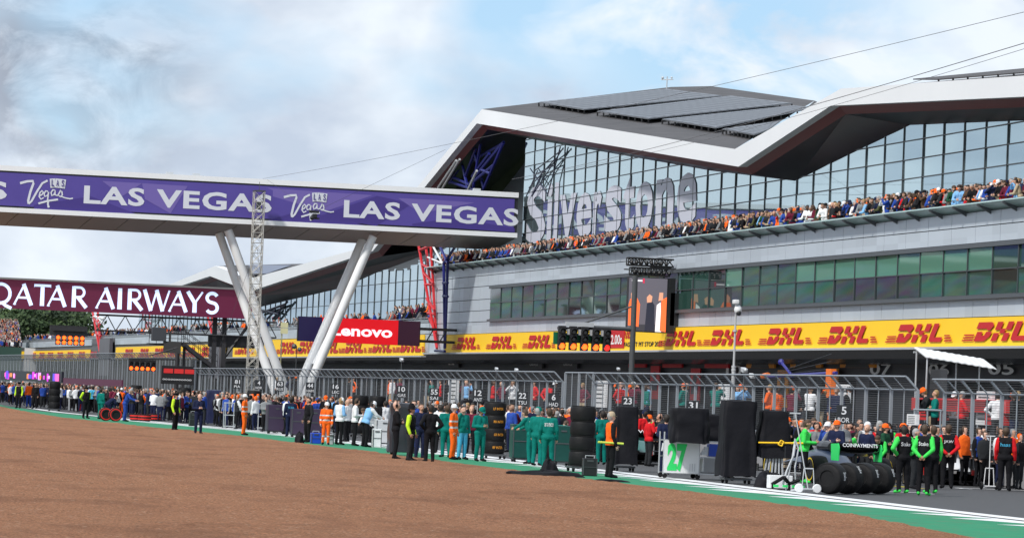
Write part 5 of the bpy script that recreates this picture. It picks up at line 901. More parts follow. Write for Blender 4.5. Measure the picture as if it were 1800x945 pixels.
# ================= people: one continuous remeshed body per pose, shared by copies, clothes as material slots
SK,TOP,TRO,SHO,SLV,EYE,BND,LBN,HAI,SBN=range(10)
def seg_d(p,a,b,ra,rb):
    d=b-a; l=d.length_squared; t=0 if l<1e-9 else max(0,min(1,(p-a).dot(d)/l)); return (p-a-d*t).length-(ra+(rb-ra)*t)
BASE=dict(pel=(0,0,.95),hip=(.092,0,.92),knee=(.105,.025,.5),ank=(.115,-.02,.09),toe=(.145,.15,.035),sh=(.185,-.005,1.415),elb=(.245,-.03,1.13),wr=(.25,.06,.88),hd=(.24,.1,.8))
def body(name,lean=0,headp=0,vox=.017,loose=.012,fing=True,**ov):
    J={}
    for k,v in BASE.items():
        for s,n in ((1,'r'),(-1,'l')): J[n+k]=Vector((v[0]*s,v[1],v[2]))
    J['rpel']=J['lpel']=Vector(BASE['pel'])
    drop=ov.pop('drop',0); 
    for k,v in ov.items(): 
        if k in BASE:
            J['r'+k]=Vector(v); J['l'+k]=Vector((-v[0],v[1],v[2]))
        else: J[k]=Vector(v)
    pv=J['rpel'].copy(); pv.z-=drop
    for n in 'rl': J[n+'hip'].z-=drop
    RM=Matrix.Rotation(-lean,3,'X'); up=lambda v: pv+RM@(Vector(v)-Vector((0,0,.95)))
    for n in 'rl': J[n+'sh']=up(J[n+'sh'])
    if not ov.get('_abs'):
        for n in 'rl':
            for k in('elb','wr','hd'):
                if n+k not in ov and k not in ov: J[n+k]=up(J[n+k])
    hm=Matrix.Rotation(-headp,3,'X'); hc=up((0,0,1.5)); hf=lambda v: hc+RM@(hm@(Vector(v)-Vector((0,0,1.5))))
    P=[]; add=lambda a,b,ra,rb,rg: P.append((Vector(a),Vector(b),ra,rb,rg))
    add(J['rhip'],J['lhip'],.112+loose*.5,.112+loose*.5,TRO); add(up((0,-.03,.93)),up((0,-.03,.94)),.12,.12,TRO)
    add(up((0,0,1.0)),up((0,.012,1.14)),.122+loose,.128+loose,TOP)
    add(up((.045,-.01,.93)),up((-.045,-.01,.93)),.118+loose,.118+loose,TOP)
    for s in(1,-1): add(up((.07*s,.008,1.12)),up((.078*s,.0,1.34)),.105+loose,.11+loose,TOP)
    add(J['rsh']+RM@Vector((-.02,0,0)),J['lsh']+RM@Vector((.02,0,0)),.07+loose*.6,.07+loose*.6,TOP); add(up((0,-.01,1.42)),up((0,0,1.47)),.075,.055,TOP)
    add(up((0,0,1.44)),hf((0,.005,1.56)),.054,.052,SK)
    add(hf((0,.008,1.655)),hf((0,-.005,1.665)),.088,.09,SK); add(hf((0,.035,1.59)),hf((0,.045,1.6)),.055,.06,SK); add(hf((0,.104,1.618)),hf((0,.095,1.65)),.017,.011,SK)
    for s in(1,-1): add(hf((.088*s,-.005,1.62)),hf((.09*s,-.012,1.645)),.014,.017,SK)
    add(hf((0,-.028,1.69)),hf((0,-.035,1.66)),.094,.094,HAI); add(hf((0,-.03,1.6)),hf((0,-.03,1.63)),.075,.085,HAI)
    for n in 'rl':
        add(J[n+'sh'],J[n+'elb'],.066+loose*.7,.052+loose*.7,SLV); add(J[n+'elb'],J[n+'wr'],.05+loose*.7,.038+loose*.6,SLV)
        w,h=J[n+'wr'],J[n+'hd']; d=(h-w).normalized(); add(w,w+d*.085,.03,.036,SK)
        add(J[n+'hip'],J[n+'knee'],.094+loose,.064+loose,TRO); add(J[n+'knee'],J[n+'ank'],.062+loose,.044+loose*1.3,TRO)
        a,t=J[n+'ank'],J[n+'toe']; hl=a+(a-t)*.22; hl.z=max(.045,min(hl.z,a.z-.03)); add(hl,t,.045,.04,SHO); add(a+Vector((0,0,-.02)),t.lerp(a,.5),.05,.04,SHO)
    mb=MB()
    for a,b,ra,rb,rg in P: mb.ball(a,ra,12); mb.ball(b,rb,12); mb.tube(a,b,ra,12,rb)
    o=bpy.data.objects.new('tmp',mb.mesh('tmp',black)); COL.objects.link(o); m=o.modifiers.new('r','REMESH'); m.mode='VOXEL'; m.voxel_size=vox
    m=o.modifiers.new('s','SMOOTH'); m.iterations=3; m.factor=.5
    me=bpy.data.meshes.new_from_object(o.evaluated_get(bpy.context.evaluated_depsgraph_get())); bpy.data.objects.remove(o)
    inv=RM.transposed(); out=MB(); out.keep=1; vs=[v.co.copy() for v in me.vertices]; out.add(vs,[tuple(p.vertices) for p in me.polygons]); ids=[]
    for p in me.polygons:
        c=p.center; rg=min(P,key=lambda q: seg_d(c,*q[:4]))[4]
        q_=inv@(c-pv)
        if rg==TRO and q_.z+.95>.875 and abs(q_.x)<.3 and q_.y<.25: rg=TOP
        elif rg==TOP and q_.z+.95<.875: rg=TRO
        if rg in(TOP,SLV):
            z=(inv@(c-pv)).z+.95
            if 1.0<z<1.055 or 1.2<z<1.255: rg=BND if rg==TOP else SBN
        elif rg==TRO and .33<c.z<.38: rg=LBN
        ids.append(rg)
    out.m=ids; bpy.data.meshes.remove(me)
    if fing:
        n0=len(out.f)
        for n in 'rl':
            w,h=J[n+'wr'],J[n+'hd']; d=(h-w).normalized(); q=d.to_track_quat('Z','Y'); sd=1 if n=='r' else -1; pc=w+d*.08; X=q@Vector((0,1,0)); Y=q@Vector((1,0,0))
            for i,l in enumerate((.07,.08,.075,.058)):
                b0=pc+X*(.027-.018*i); m1=b0+d*l*.55+Y*.006*sd; out.tube(b0,m1,.0095,6,.009); out.tube(m1,m1+d*l*.4+Y*.02*sd,.009,6,.0075)
            b0=w+d*.035+X*.028; m1=b0+d*.03+X*.03; out.tube(b0,m1,.012,6,.0105); out.tube(m1,m1+d*.034+X*.008,.0105,6,.008)
        for k in range(n0,len(out.f)): out.m[k]=SK
    n0=len(out.f)
    for s in(1,-1): out.ball(hf((.034*s,.083,1.652)),.012,6)
    out.box(hf((0,.096,1.578)),(.045,.012,.008),rx=-lean)
    for k in range(n0,len(out.f)): out.m[k]=EYE
    me=out.mesh(name,[black]*10); me.polygons.foreach_set('use_smooth',[True]*len(me.polygons))
    hx=Matrix.Translation(hf((0,-.008,1.665)))@(RM@hm).to_4x4(); bx=Matrix.Translation(pv)@RM.to_4x4()@Matrix.Translation((0,0,-.95))
    return dict(me=me,head=hx,back=bx,J=J)
Y_=lambda x,y,z: (x,y,z)
POSE={
 'stand':body('body_standing'),
 'wide':body('body_wide_stance',knee=(.15,.02,.5),ank=(.19,-.02,.09),toe=(.24,.14,.035),elb=(.29,-.06,1.16),wr=(.23,.08,.95),hd=(.17,.14,.9)),
 'behind':body('body_hands_behind',elb=(.265,-.13,1.15),wr=(.06,-.2,.97),hd=(-.02,-.2,.92)),
 'folded':body('body_arms_folded',elb=(.25,.06,1.13),rwr=(-.05,.2,1.18),rhd=(-.15,.18,1.2),lwr=(.05,.22,1.13),lhd=(.15,.2,1.14)),
 'tablet':body('body_holding_tablet',headp=.45,elb=(.25,-.02,1.12),wr=(.08,.27,1.12),hd=(.02,.34,1.15)),
 'phone':body('body_hand_to_ear',relb=(.3,.04,1.2),rwr=(.14,.08,1.5),rhd=(.1,.06,1.6)),
 'reach':body('body_reaching',lean=.35,headp=.25,elb=(.24,.3,1.2),wr=(.2,.52,1.1),hd=(.19,.62,1.08)),
 'bend':body('body_bending',lean=.95,headp=.1,drop=.06,hip=(.092,-.06,.9),pel=(0,-.1,.95),elb=(.24,.36,.95),wr=(.16,.52,.8),hd=(.13,.58,.72)),
 'rail':body('body_leaning_on_rail',lean=.3,headp=.2,elb=(.27,.26,1.05),rwr=(.08,.44,1.06),rhd=(-.0,.46,1.06),lwr=(-.09,.42,1.03),lhd=(-.01,.44,1.03)),
 'photo':body('body_taking_photo',elb=(.27,.16,1.3),wr=(.07,.25,1.52),hd=(.03,.25,1.6)),
 'walk':body('body_walking',rknee=(.1,.16,.52),rank=(.1,.26,.11),rtoe=(.11,.42,.06),lknee=(-.1,-.04,.5),lank=(-.1,-.3,.13),ltoe=(-.1,-.15,.035),relb=(.25,-.14,1.16),rwr=(.25,-.02,.93),rhd=(.24,.04,.86),lelb=(-.25,.06,1.14),lwr=(-.22,.24,.98),lhd=(-.2,.31,.95)),
 'hips':body('body_hands_on_hips',headp=.3,elb=(.36,-.1,1.16),wr=(.17,.03,1.0),hd=(.12,.08,.98)),
 'crouch':body('body_crouching',lean=.5,headp=.1,drop=.5,pel=(0,-.12,.95),hip=(.1,-.12,.94),knee=(.2,.26,.48),ank=(.15,-.05,.09),toe=(.18,.12,.035),elb=(.25,.3,.62),wr=(.15,.5,.5),hd=(.12,.57,.45))}
# clothing colours (real cloth albedo)
CC=dict(black=(.006,.006,.008),charcoal=(.02,.022,.025),navy=(.009,.014,.045),blue=(.02,.06,.3),lightblue=(.2,.42,.7),white=(.7,.71,.73),grey=(.2,.21,.22),olive=(.07,.075,.03),red=(.55,.01,.015),orange=(.92,.13,.012),hivis=(.5,.78,.03),teal=(.0,.15,.125),green=(.05,.62,.09),beige=(.4,.32,.22),brown=(.09,.05,.03),pink=(.6,.2,.28),skyblue=(.07,.4,.62),maroon=(.12,.01,.03),yellow=(.75,.5,.03),silver=(.55,.57,.58),darkgreen=(.01,.06,.03))
def cm(c): return mat('cloth_'+c,CC[c],.85,var=.18,sc=7,bump=.6,bsc=9,spec=.2)
SKIN=[mat('skin_%d'%i,c,.55,var=.06,sc=9) for i,c in enumerate([(.52,.3,.21),(.46,.25,.17),(.58,.35,.26),(.3,.16,.1),(.12,.06,.035)])]
HAIR={k:mat('hair_'+k,c,.7,var=.3,sc=20) for k,c in dict(dark=(.018,.012,.009),brown=(.06,.035,.02),fair=(.28,.18,.08),grey=(.3,.3,.3),bald=(.45,.25,.17)).items()}
eyem=mat('eye_dark',(.03,.018,.015),.3); bandm=mat('reflective_band',(.6,.62,.63),.35,.2)
def hat_mesh(kind):
    mb=MB()
    if kind in('cap','hood'):
        mb.lathe([(.001,.125),(.05,.12),(.085,.09),(.105,.04),(.108,-.01),(.1,-.012),(.001,.1)],18,close=False)
        if kind=='cap': mb.add([(x*.088,.07+.0+.115*(1-abs(x)**2.2)*.95*k,.018-.03*k*(1-abs(x)**2)-.012*abs(x)) for k in(0,1) for x in[i/5-1 for i in range(11)]],[(i,i+1,i+12,i+11) for i in range(10)])
        else: mb.ball((0,-.06,-.08),.12,12,(1.1,.9,1))
    if kind=='helmet': mb.lathe([(.001,.2),(.05,.185),(.085,.13),(.1,.06),(.105,.02),(.145,.0),(.145,-.008),(.1,.0)],20,close=False); mb.box((0,.1,.08),(.05,.02,.06))
    if kind=='headset':
        mb.path([(.112*math.cos(a),0,.0+.14*math.sin(a)) for a in [PI*i/10 for i in range(11)]],.012,6)
        for s in(1,-1): mb.ball((.105*s,0,-.02),.05,10,(.5,.9,1.1))
    if kind=='longhair': mb.ball((0,-.055,-.04),.105,12,(1,.7,1.6)); mb.ball((0,-.02,.03),.105,12,(1,1,.95))
    if kind=='peaked': mb.lathe([(.001,.1),(.12,.095),(.135,.075),(.105,.03),(.105,-.01),(.095,-.01)],18,close=False); mb.box((0,.12,.0),(.15,.07,.012),rx=-.4)
    return mb.mesh(kind,black,True)
HATS={k:hat_mesh(k) for k in('cap','hood','helmet','headset','longhair','peaked')}
def child_mesh(name,me,m,parent,local):
    o=bpy.data.objects.new(name,me); COL.objects.link(o); o.parent=parent; o.matrix_local=local
    o.material_slots[0].link='OBJECT'; o.material_slots[0].material=m; return o

def person(loc,rz,pose,top,tro,label,sleeve=None,hat=None,hatc=None,hair=None,skin=None,shoe='black',band=None,lband=None,glove=None,group=None,h=None,slim=None,back=None,backc='white',bk=.26):
    P=POSE[pose]; o=bpy.data.objects.new('person',P['me']); COL.objects.link(o); o.location=loc
    k=h or PRN.uniform(.96,1.05); w=k*(slim or PRN.uniform(.95,1.08)); o.scale=(w,w,k); o.rotation_euler=(0,0,rz)
    sk=SKIN[PRN.choices(range(5),[5,4,3,1,.7])[0] if skin is None else skin]; hr=hair or PRN.choices(['dark','brown','fair','grey','bald'],[5,4,1.5,1.5,.6])[0]
    ms=[sk,cm(top),cm(tro),cm(shoe),cm(sleeve or top),eyem,bandm if band else cm(top),bandm if lband else cm(tro),HAIR[hr] if hr!='bald' else sk,bandm if band else cm(sleeve or top)]
    if glove: ms[0]=sk
    for i,m in enumerate(ms): o.material_slots[i].link='OBJECT'; o.material_slots[i].material=m
    for i,kd in enumerate(([hat] if isinstance(hat,str) else hat) or []):
        c=hatc if i==0 and hatc else 'black'; child_mesh({'hood':'hood','longhair':'hair'}.get(kd,kd),HATS[kd],HAIR[hr] if kd=='longhair' else cm(c),o,P['head'])
    if back:   # print on the back of the jacket, laid on the cloth
        tm=text_mb(back,(-bk/2,-.3,1.24),(1,0,0),(0,0,1),bk,.1,.01,0); key=(pose,)
        if key not in BVH: me=P['me']; BVH[key]=BVHTree.FromPolygons([v.co for v in me.vertices],[p.vertices for p in me.polygons])
        v2=[]
        for v in tm.v:
            q=P['back']@Vector((v[0],-.4,v[2])); d=(P['back'].to_3x3()@Vector((0,1,0))); hit=BVH[key].ray_cast(q,d); v2.append(hit[0]-d*.006 if hit[0] else q+d*.25)
        tm.v=v2; c=tm.build('back_print',cm(backc),None); c.parent=o
    return tag(o,label,'person',group)
BVH={}
# ================= who stands where (photo column, foot row, pose, heading in degrees: 0 up the track, 180 to the camera, 90 left)
FG=[(18,707,'stand',200,'orange','orange','grey','orange marshal in white cap at the far left edge',dict(hat='cap',hatc='white',band=1)),
(32,717,'stand',150,'black','black','dark','police officer with high-visibility arm at far left',dict(sleeve='hivis',hat='peaked')),
(50,716,'stand',10,'orange','blue','brown','person in orange shirt and blue trousers at far left',{}),
(61,718,'stand',150,'black','black','dark','person in black jacket beside the blue-trousered person at far left',{}),
(119,713,'tablet',100,'olive','beige','fair','person in olive coat right of the farthest tyre stack',dict(hat='longhair')),
(141,722,'bend',60,'red','red','dark','person in bright red overalls bending at far left',{}),
(150,735,'behind',200,'black','black','dark','police officer in high-visibility sleeves beside the red overalls',dict(sleeve='hivis',hat='peaked')),
(161,724,'stand',20,'skyblue','black','dark','person in sky blue jacket right of the police officer',{}),
(176,736,'stand',320,'teal','teal','dark','person in green overalls standing over the red-banded wheels',{}),
(190,737,'bend',300,'navy','navy','dark','person in dark navy bending over a red-banded wheel',{}),
(201,726,'stand',30,'teal','teal','brown','person in green overalls behind the bending navy figure',{}),
(219,740,'reach',250,'blue','blue','grey','person in royal blue overalls leaning to a wheel',{}),
(212,726,'stand',180,'orange','orange','dark','orange-clad person behind the royal blue overalls',dict(hat='cap',hatc='white')),
(258,736,'stand',10,'blue','navy','brown','person in navy overalls seen from behind, left of two',dict(back='RB')),
(274,737,'stand',350,'navy','navy','brown','person in dark navy overalls, right of two',dict(hat='headset')),
(307,757,'stand',230,'black','black','dark','police officer in peaked cap with yellow sleeve and bag strap',dict(sleeve='hivis',hat='peaked')),
(348,762,'tablet',185,'navy','navy','bald','bald person in navy jacket looking at a phone',{}),
(428,764,'stand',250,'orange','orange','grey','orange marshal in white cap right of the navy roll',dict(hat='cap',hatc='white',band=1)),
(337,744,'stand',170,'red','black','dark','person in red top behind the phone user',{}),
(471,745,'stand',20,'navy','maroon','dark','person in navy top and maroon trousers by folded trolley frame',dict(hat='headset')),
(418,742,'stand',180,'navy','blue','dark','person in navy behind the orange marshal right of the roll',dict(hat='helmet',hatc='grey')),
(509,767,'stand',10,'navy','navy','dark','person in dark navy overalls with back print between plum cases',dict(back='TEAM',backc='skyblue')),
(540,777,'stand',110,'black','black','dark','person in black jacket with yellow patch in front of plum cases',dict(sleeve='charcoal')),
(572,781,'stand',170,'orange','orange','grey','short orange marshal in white cap by the blue cooler',dict(hat='cap',hatc='white',band=1,lband=1,h=.93)),
(556,758,'stand',20,'blue','navy','brown','person in royal blue behind the plum cases',dict(hat='cap',hatc='blue')),
(595,781,'tablet',320,'white','black','fair','person in white and blue top with white cap, leftmost of white crew',dict(hat='cap',hatc='white',sleeve='lightblue')),
(608,776,'stand',60,'white','black','bald','bald person in white among the white-shirted crew',{}),
(622,783,'tablet',280,'white','black','brown','person in white shirt with headset, middle of the white crew',dict(hat='headset')),
(641,785,'reach',300,'lightblue','black','dark','person in white and blue leaning to the work table',dict(hat='cap',hatc='white',sleeve='white')),
(653,778,'bend',120,'white','black','brown','person in white T-shirt bending over the work table',{}),
(675,775,'stand',30,'white','black','dark','person in white and black top left of the wrapped cabinet',dict(sleeve='black')),
(694,807,'folded',260,'black','black','bald','bald person in black with headset and folded arms on the green strip',dict(hat='headset')),
(720,810,'stand',240,'black','charcoal','dark','police officer in tall helmet and yellow-sleeved vest',dict(sleeve='hivis',hat='helmet',hatc='black',h=.98)),
(737,806,'stand',190,'navy','navy','brown','person in navy coat with sunglasses behind police helmet',{}),
(754,812,'hips',20,'black','black','dark','broad person in black fleece seen from behind on green strip',{}),
(724,790,'stand',180,'blue','navy','brown','bearded person in blue between police helmet and wrapped cabinet',{}),
(772,796,'stand',0,'white','black','dark','person in white shirt with dark back print right of black fleece',dict(back='VISA',backc='navy')),
(783,803,'stand',20,'teal','teal','brown','person in green overalls left of the tall orange marshal',{}),
(795,807,'stand',240,'orange','orange','grey','tall orange marshal in white cap beside light blue trousers',dict(hat='cap',hatc='white',band=1)),
(811,807,'phone',200,'teal','skyblue','dark','person in green jacket and light blue trousers touching his face',{}),
(842,810,'tablet',200,'teal','teal','dark','person in long green coat and cap left of the lettered tyres',dict(hat='cap',hatc='teal')),
(826,797,'stand',170,'maroon','black','bald','bald person in maroon behind the green-coated person',{}),
(932,815,'reach',60,'teal','teal','brown','person in green overalls reaching left over the tool cabinet',dict(back='aramco')),
(943,818,'stand',330,'teal','teal','grey','person in green overalls and green cap, middle of the green group',dict(hat='cap',hatc='teal')),
(962,824,'stand',0,'teal','teal','brown','person in green hooded overalls over the slumped bag',dict(back='aramco',hat=[])),
(978,806,'bend',320,'teal','teal','brown','person in green overalls leaning right behind the cabinets',{}),
(999,800,'stand',160,'orange','black','grey','person in orange vest left of the plain tyre stack',dict(sleeve='black')),
(1056,816,'stand',20,'teal','teal','dark','person in teal overalls behind the orange-vested marshal',{}),
(1071,839,'stand',290,'orange','black','grey','marshal in black with orange vest and cream cap holding a baton',dict(hat='cap',hatc='beige',sleeve='black',h=1.03)),
(1135,812,'bend',270,'black','black','dark','person in black and red leaning over the lettered wing',dict(sleeve='red')),
(1156,812,'stand',90,'black','black','bald','bald person in black behind the lettered wing',dict(hat='headset')),
(1148,808,'reach',200,'black','black','dark','person in black leaning in behind lettered wing',dict(sleeve='green')),
(1168,833,'behind',10,'navy','navy','dark','person in navy hooded jacket holding papers behind his back',{}),
(1412,848,'tablet',250,'green','black','brown','person in bright green and black beside the folded canopy',dict(shoe='green')),
(1420,842,'reach',110,'black','black','brown','person with lime sleeves working over the green wing end',dict(sleeve='green',shoe='green')),
(1432,838,'stand',190,'grey','charcoal','dark','person in pale grey vest with headset behind the lime sleeves',dict(hat='headset')),
(1452,838,'stand',180,'black','black','dark','dark-haired person in black race overalls behind the wing end',dict(sleeve='charcoal')),
(1466,833,'stand',0,'black','black','fair','person in black shirt with white back print behind the black wing',dict(back='Stake')),
(1481,838,'bend',280,'black','black','brown','person with lime sleeves leaning left behind the black wing',dict(sleeve='green')),
(1506,838,'tablet',180,'black','black','dark','curly-haired person in black behind the black wing lettering',{}),
(1519,840,'tablet',200,'white','charcoal','dark','person in white cap and pale patterned shirt behind the black wing',dict(hat='cap',hatc='white',sleeve='grey')),
(1508,826,'stand',170,'black','black','brown','person in black in the rear row left of white cap',{}),
(1545,846,'bend',150,'black','black','brown','lime-sleeved person bending forward right of the black wing',dict(sleeve='green')),
(1558,840,'tablet',160,'black','black','brown','person in black with headset behind the bending lime sleeves',dict(hat='headset',sleeve='green')),
(1570,834,'stand',180,'maroon','black','dark','person in maroon with headset in the rear row',dict(hat='headset')),
(1586,866,'hips',20,'black','black','dark','lime-sleeved person with white back print nearest the lying tyres',dict(sleeve='green',shoe='green',back='Stake',hat='headset')),
(1603,852,'stand',0,'black','black','dark','person in black hood and lime sleeves between two back-turned crew',dict(sleeve='green',hat='hood')),
(1622,870,'behind',340,'black','black','brown','tall lime-sleeved person seen from behind, nearest the camera',dict(sleeve='green',shoe='green',back='Stake',hat='headset',h=1.04)),
(1637,866,'stand',20,'black','black','brown','lime-sleeved person close behind the tallest crew member',dict(sleeve='green',shoe='green')),
(1664,858,'behind',0,'black','black','brown','person with red sleeves and hands clasped behind',dict(sleeve='red',back='JAW',h=1.04)),
(1688,850,'stand',300,'black','black','dark','person in black cap and red and white top by the white wing',dict(sleeve='red',hat='cap')),
(1703,846,'bend',270,'black','black','dark','person in black bending by the white wing',dict(hat='headset')),
(1733,846,'tablet',250,'black','black','brown','person in black with headset right of the white wing',dict(hat='headset',sleeve='maroon')),
(1765,862,'stand',350,'black','black','brown','person in black and red with blue patch at the right edge',dict(sleeve='red',back='haas',backc='skyblue',h=1.03)),
(1781,857,'stand',100,'white','black','dark','person in white shirt at the right edge',{}),
(1746,843,'stand',180,'black','black','dark','person in black behind the slim white jack',{}),
(1656,840,'photo',180,'charcoal','black','fair','fair-haired person raising a hand beside the stacked tyres',{})]
for x,y,po,hd,top,tro,hair,lab,kw in FG:
    kw=dict(kw); bnd=kw.pop('band',None); person(gnd(x,y),R(hd)-TH*(1 if hd<90 or hd>270 else 0),po,top,tro,lab,hair=hair,band=bnd,group='crew and marshals on the grid',**kw)
# things held or worn
g=gnd(1071,839); mb=MB(); mb.tube(g+Vector((-.42,-.22,.98)),g+Vector((.3,-.26,.96)),.03,8); r=tag(mb.build('signal_baton',mat('baton_lime',(.55,.65,.08),.6)),'lime rolled flag baton held by the orange-vested marshal','baton')
g=gnd(1168,833); mb=MB(); mb.box(g+Vector((-.05,-.33,.8)),(.32,.03,.24),rz=.1,ry=.15); mb.box(g+Vector((-.04,-.36,.81)),(.3,.012,.22),rz=.1,ry=.2); tag(mb.build('papers',whitep),'white papers held behind the navy hooded jacket','papers')
g=gnd(1519,840); mb=MB(); mb.box(g+Vector((0,-.36,1.12)),(.32,.1,.3),b=.02); mb.box(g+Vector((0,-.42,.98)),(.2,.1,.16)); tag(mb.build('camera_case',mat('case_orange',(.55,.2,.05),.6)),'orange-brown camera case held by the white-capped person','camera')
# ---- the rest get a place, a dress and a heading at random; the label is drawn from what sets them apart
TOPS=['black','black','black','charcoal','charcoal','navy','navy','black','white','grey','maroon','olive','brown','darkgreen','beige','red','blue','lightblue','orange']
HTS=[(None,''),(None,''),(None,''),(None,''),('cap','orange'),('cap','orange'),('cap','white'),('cap','black'),('cap','navy'),('longhair',''),('longhair','')]
HN={'dark':'dark-haired','brown':'brown-haired','fair':'fair-haired','grey':'grey-haired','bald':'bald'}
SEEN=set(); CR_=random.Random(21)
def rnd_person(loc,rz,poses,where,group,tops=TOPS,tros=('black','navy','charcoal','black','beige')):
    for k in range(200):
        top=CR_.choice(tops); ht,hc=CR_.choice(HTS); hair=CR_.choice(['dark','dark','brown','brown','fair','grey','bald'])
        if ht=='longhair' and hair=='bald': hair='brown'
        d={'cap':'%s cap'%hc,'headset':'%s with headset'%HN[hair],'longhair':'long %s hair'%hair,None:HN[hair]}[ht]
        lab='person in %s top, %s, %s'%(top,d,where)
        if lab not in SEEN: break
    SEEN.add(lab); return person(loc,rz,CR_.choice(poses),top,CR_.choice(tros),lab,hat=ht,hatc=hc or None,hair=hair,group=group)
NTH=['rightmost','second','third','fourth','fifth','sixth','seventh','eighth','ninth','tenth']
LX=sorted([atp(x,600,PF).y for x in(820,882,948,1085,1196,1278,1380,1490,1615,1757)])
def balcony_place(t):
    i=min(range(10),key=lambda k: abs(LX[k]-t)); return 'over the %s'%('pit-stop record panel' if i==6 else 'rightmost banner logo' if i==0 else '%s banner logo from right'%NTH[i-(i>6)])
STUFF=[]   # those too small or too many: one crowd
t=152.
while t<279:
    ps=[(60.42,'rail'),(61.15,'stand')] if CR_.random()<.62 and not 261<t<271 else [(60.42,'rail')]
    for p,_ in ps:
        loc=Vector((p+CR_.uniform(-.08,.12),t+CR_.uniform(-.2,.2),11.0+(.18 if p>61 else 0))); rz=R(90)+CR_.uniform(-.5,1.1)
        if t<202 and p<61: rnd_person(loc,rz,['rail','rail','rail','stand','tablet','photo'],balcony_place(t),'spectators along the upper balcony rail')
        else: STUFF.append((loc,rz,'rail' if p<61 else 'stand'))
    t+=CR_.uniform(.3,.52)
# the pit wall platform, seen through the fence
def pit_place(x):
    for a,b in((700,'behind the long fence near grid board 10'),(800,'behind the long fence near grid board 55'),(890,'behind the long fence over the lettered tyres'),(995,'behind the long fence near grid board 22'),(1060,'behind the fine gate panel'),(1160,'behind the fence near grid board 23'),(1280,'behind the fence left of the camera mast'),(1380,'behind the fence right of the camera mast'),(1460,'behind the fence left of grid board 5'),(1625,'behind the fence right of grid board 5'),(1663,'at the railing under the canopy')):
        if x<a: return b
    return 'behind the rightmost fence'
xs=[(1636,'rail'),(1644,'folded'),(1352,0),(1366,0),(1392,0),(1402,0),(1424,0),(1440,0),(1448,0),(1470,0),(1490,0)]+[(CR_.uniform(690,1345),0) for _ in range(30)]+[(CR_.uniform(1675,1795),0) for _ in range(6)]+[(CR_.uniform(450,690),0) for _ in range(8)]
for x,po in xs:
    p=CR_.uniform(41.9,43.9) if po==0 else 41.5; P=atp(x,700,p); rnd_person(Vector((p,P.y,1.16)),CR_.uniform(0,6.28) if po==0 else R(80),[po] if po else ['stand','folded','behind','photo','hips'],pit_place(x),'people on the pit wall platform',tops=['red','red','black','teal','lightblue','charcoal','white','black','navy','grey','maroon','orange'])
# crews further back on the grid, between the front row and the pit wall
def grid_place(x):
    for a,b in((120,'in the grid throng by the striped screen'),(230,'in the grid throng left of the low start lights'),(300,'in the grid throng below the low start lights'),(350,'in the grid throng before the red-panelled board'),(440,'in the grid throng behind the navy roll'),(520,'in the grid throng near board 63'),(580,'in the grid throng near board 44'),(680,'in the grid throng near board 16'),(740,'in the grid throng near board 10'),(800,'in the grid throng near board 55'),(880,'in the grid throng near board 12'),(950,'in the grid throng near board 22'),(1060,'in the grid throng near board 6')):
        if x<a: return b
    return 'in the grid throng near board 23' if x<1250 else 'among the lime-sleeved crew near board 5' if x<1600 else 'among the red and black crew at right'
gx=[CR_.uniform(1380,1640) for _ in range(17)]+[CR_.uniform(1060,1180) for _ in range(5)]+[CR_.uniform(560,1060) for _ in range(26)]
for x in gx:
    p=CR_.uniform(33.5,38.8) if x<1250 else CR_.uniform(35.2,39.5) if x<1620 else CR_.uniform(37.8,39.8); P=atp(x,700,p); rnd_person(Vector((p,P.y,0)),CR_.uniform(0,6.28) if x<1250 else CR_.uniform(1.8,4.4),['stand','tablet','folded','phone','behind','photo','hips'],grid_place(x),'people thronging the grid',tops=['black','black','red','white','black','maroon','charcoal'] if x>1600 else ['black','black','navy','navy','white','blue','maroon','charcoal','grey','red','white','darkgreen','lightblue'])
for _ in range(210): p=CR_.uniform(34.5,40.2); P=atp(CR_.uniform(430,1130),700,p); STUFF.append((Vector((p,P.y,0)),CR_.uniform(0,6.28),CR_.choice(['stand','tablet','folded','behind'])))
for _ in range(9): p=CR_.uniform(39.5,40.3); P=atp(CR_.uniform(1650,1800),700,p); STUFF.append((Vector((p,P.y,0)),CR_.uniform(2.4,3.9),'stand'))
for _ in range(26): p=CR_.uniform(38,40.2); P=atp(CR_.uniform(1340,1660),700,p); STUFF.append((Vector((p,P.y,0)),CR_.uniform(2.4,3.9),CR_.choice(['stand','tablet','folded'])))
for _ in range(560):
    x=CR_.uniform(-20,520)**1.0; p=CR_.uniform(29.6,39.5); P=atp(x,700,p)
    if P.y>165 and abs(p-31)>.0: STUFF.append((Vector((p,P.y,0)),CR_.uniform(0,6.28),CR_.choice(['stand','tablet','folded','behind'])))
for _ in range(150): t=CR_.uniform(281,300); STUFF.append((Vector((CR_.uniform(60.5,63),t,7.0+CR_.choice((0,0,.35)))),R(90)+CR_.uniform(-.7,.7),'rail'))
for _ in range(260): t=CR_.uniform(300,590); STUFF.append((Vector((CR_.uniform(60.5,61.6),t,7.0)),R(90)+CR_.uniform(-.7,.7),'rail'))
ax0,ax1,ts_,z0_,z1_=STAND
GST=[]
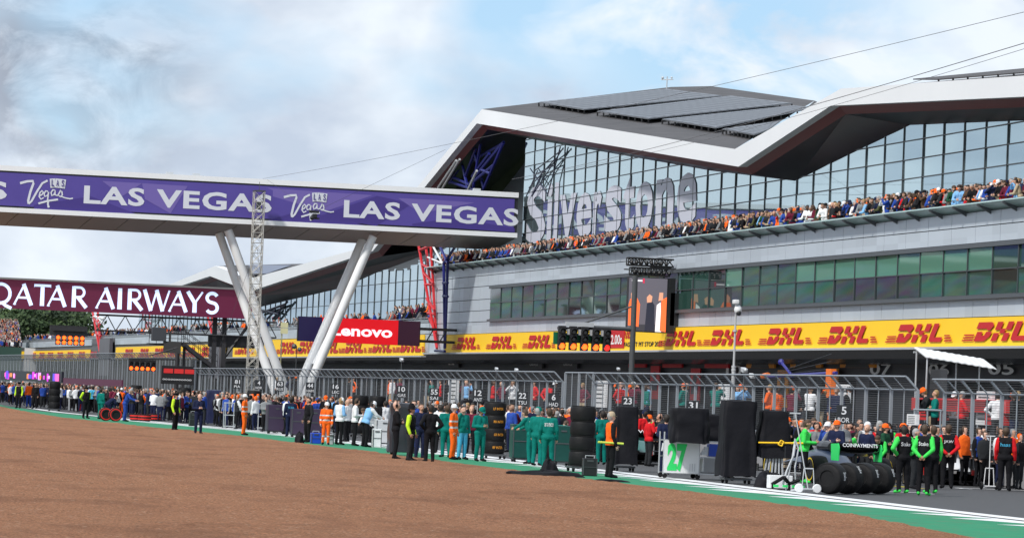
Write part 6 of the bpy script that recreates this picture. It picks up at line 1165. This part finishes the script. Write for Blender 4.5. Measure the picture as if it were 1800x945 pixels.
for row in range(13):
    for k in range(34):
        f=row/13; GST.append((Vector((ax0+(ax1-ax0)*(k+CR_.uniform(0,1))/34,ts_+8*f,z0_+(z1_-z0_)*f-.5)),PI+CR_.uniform(-.5,.5),'stand'))
LOW={}
for k in('stand','tablet','folded','behind','rail'):
    b=body('low_'+k,vox=.062,fing=False,**({'rail':dict(lean=.3,headp=.2,elb=(.27,.26,1.05),wr=(.08,.44,1.06),hd=(0,.46,1.06)),'tablet':dict(headp=.45,elb=(.25,-.02,1.12),wr=(.08,.27,1.12),hd=(.02,.34,1.15)),'folded':dict(elb=(.25,.06,1.13),wr=(.05,.22,1.13),hd=(-.1,.2,1.14)),'behind':dict(elb=(.265,-.13,1.15),wr=(.06,-.2,.97),hd=(-.02,-.2,.92))}.get(k,{})))
    m=b['me']; LOW[k]=([v.co.copy() for v in m.vertices],[tuple(p.vertices) for p in m.polygons],[p.material_index for p in m.polygons])
PAL=['black','charcoal','navy','grey','white','maroon','orange','black','blue','charcoal','black','grey']; pm=[cm(c) for c in PAL]+SKIN[:3]+[HAIR['dark'],HAIR['brown'],HAIR['grey']]
def crowd(name,label,L_,cat='crowd'):
    mb=MB(); mb.keep=1
    for loc,rz,k in L_:
        v,f,ids=LOW[k]; m=Matrix.Translation(loc)@Matrix.Rotation(rz,4,'Z')@Matrix.Scale(CR_.uniform(.95,1.04),4); top=CR_.randrange(12); sl=top if CR_.random()<.7 else CR_.randrange(12); tr_=CR_.choice((0,0,2,9)); sk=12+CR_.randrange(3); hr=15+CR_.choice((0,0,1,1,2)); hr=CR_.choice((6,3,0)) if CR_.random()<.22 else hr
        mp_={SK:sk,TOP:top,TRO:tr_,SHO:0,SLV:sl,EYE:0,BND:top,LBN:tr_,HAI:hr,SBN:sl}; o=len(mb.v); mb.v+=[tuple(m@q) for q in v]; mb.f+=[tuple(i+o for i in q) for q in f]; mb.m+=[mp_[i] for i in ids]
    ob=mb.build(name,pm,smooth=True); return tag(ob,label,cat,kind='stuff')
crowd('far_crowd','dense far crowd on the grid and along the lower balconies',STUFF); crowd('grandstand_crowd','packed spectators filling the distant grandstand',GST)
print('PEOPLE',sum(o.get('category')=='person' for o in S.objects))
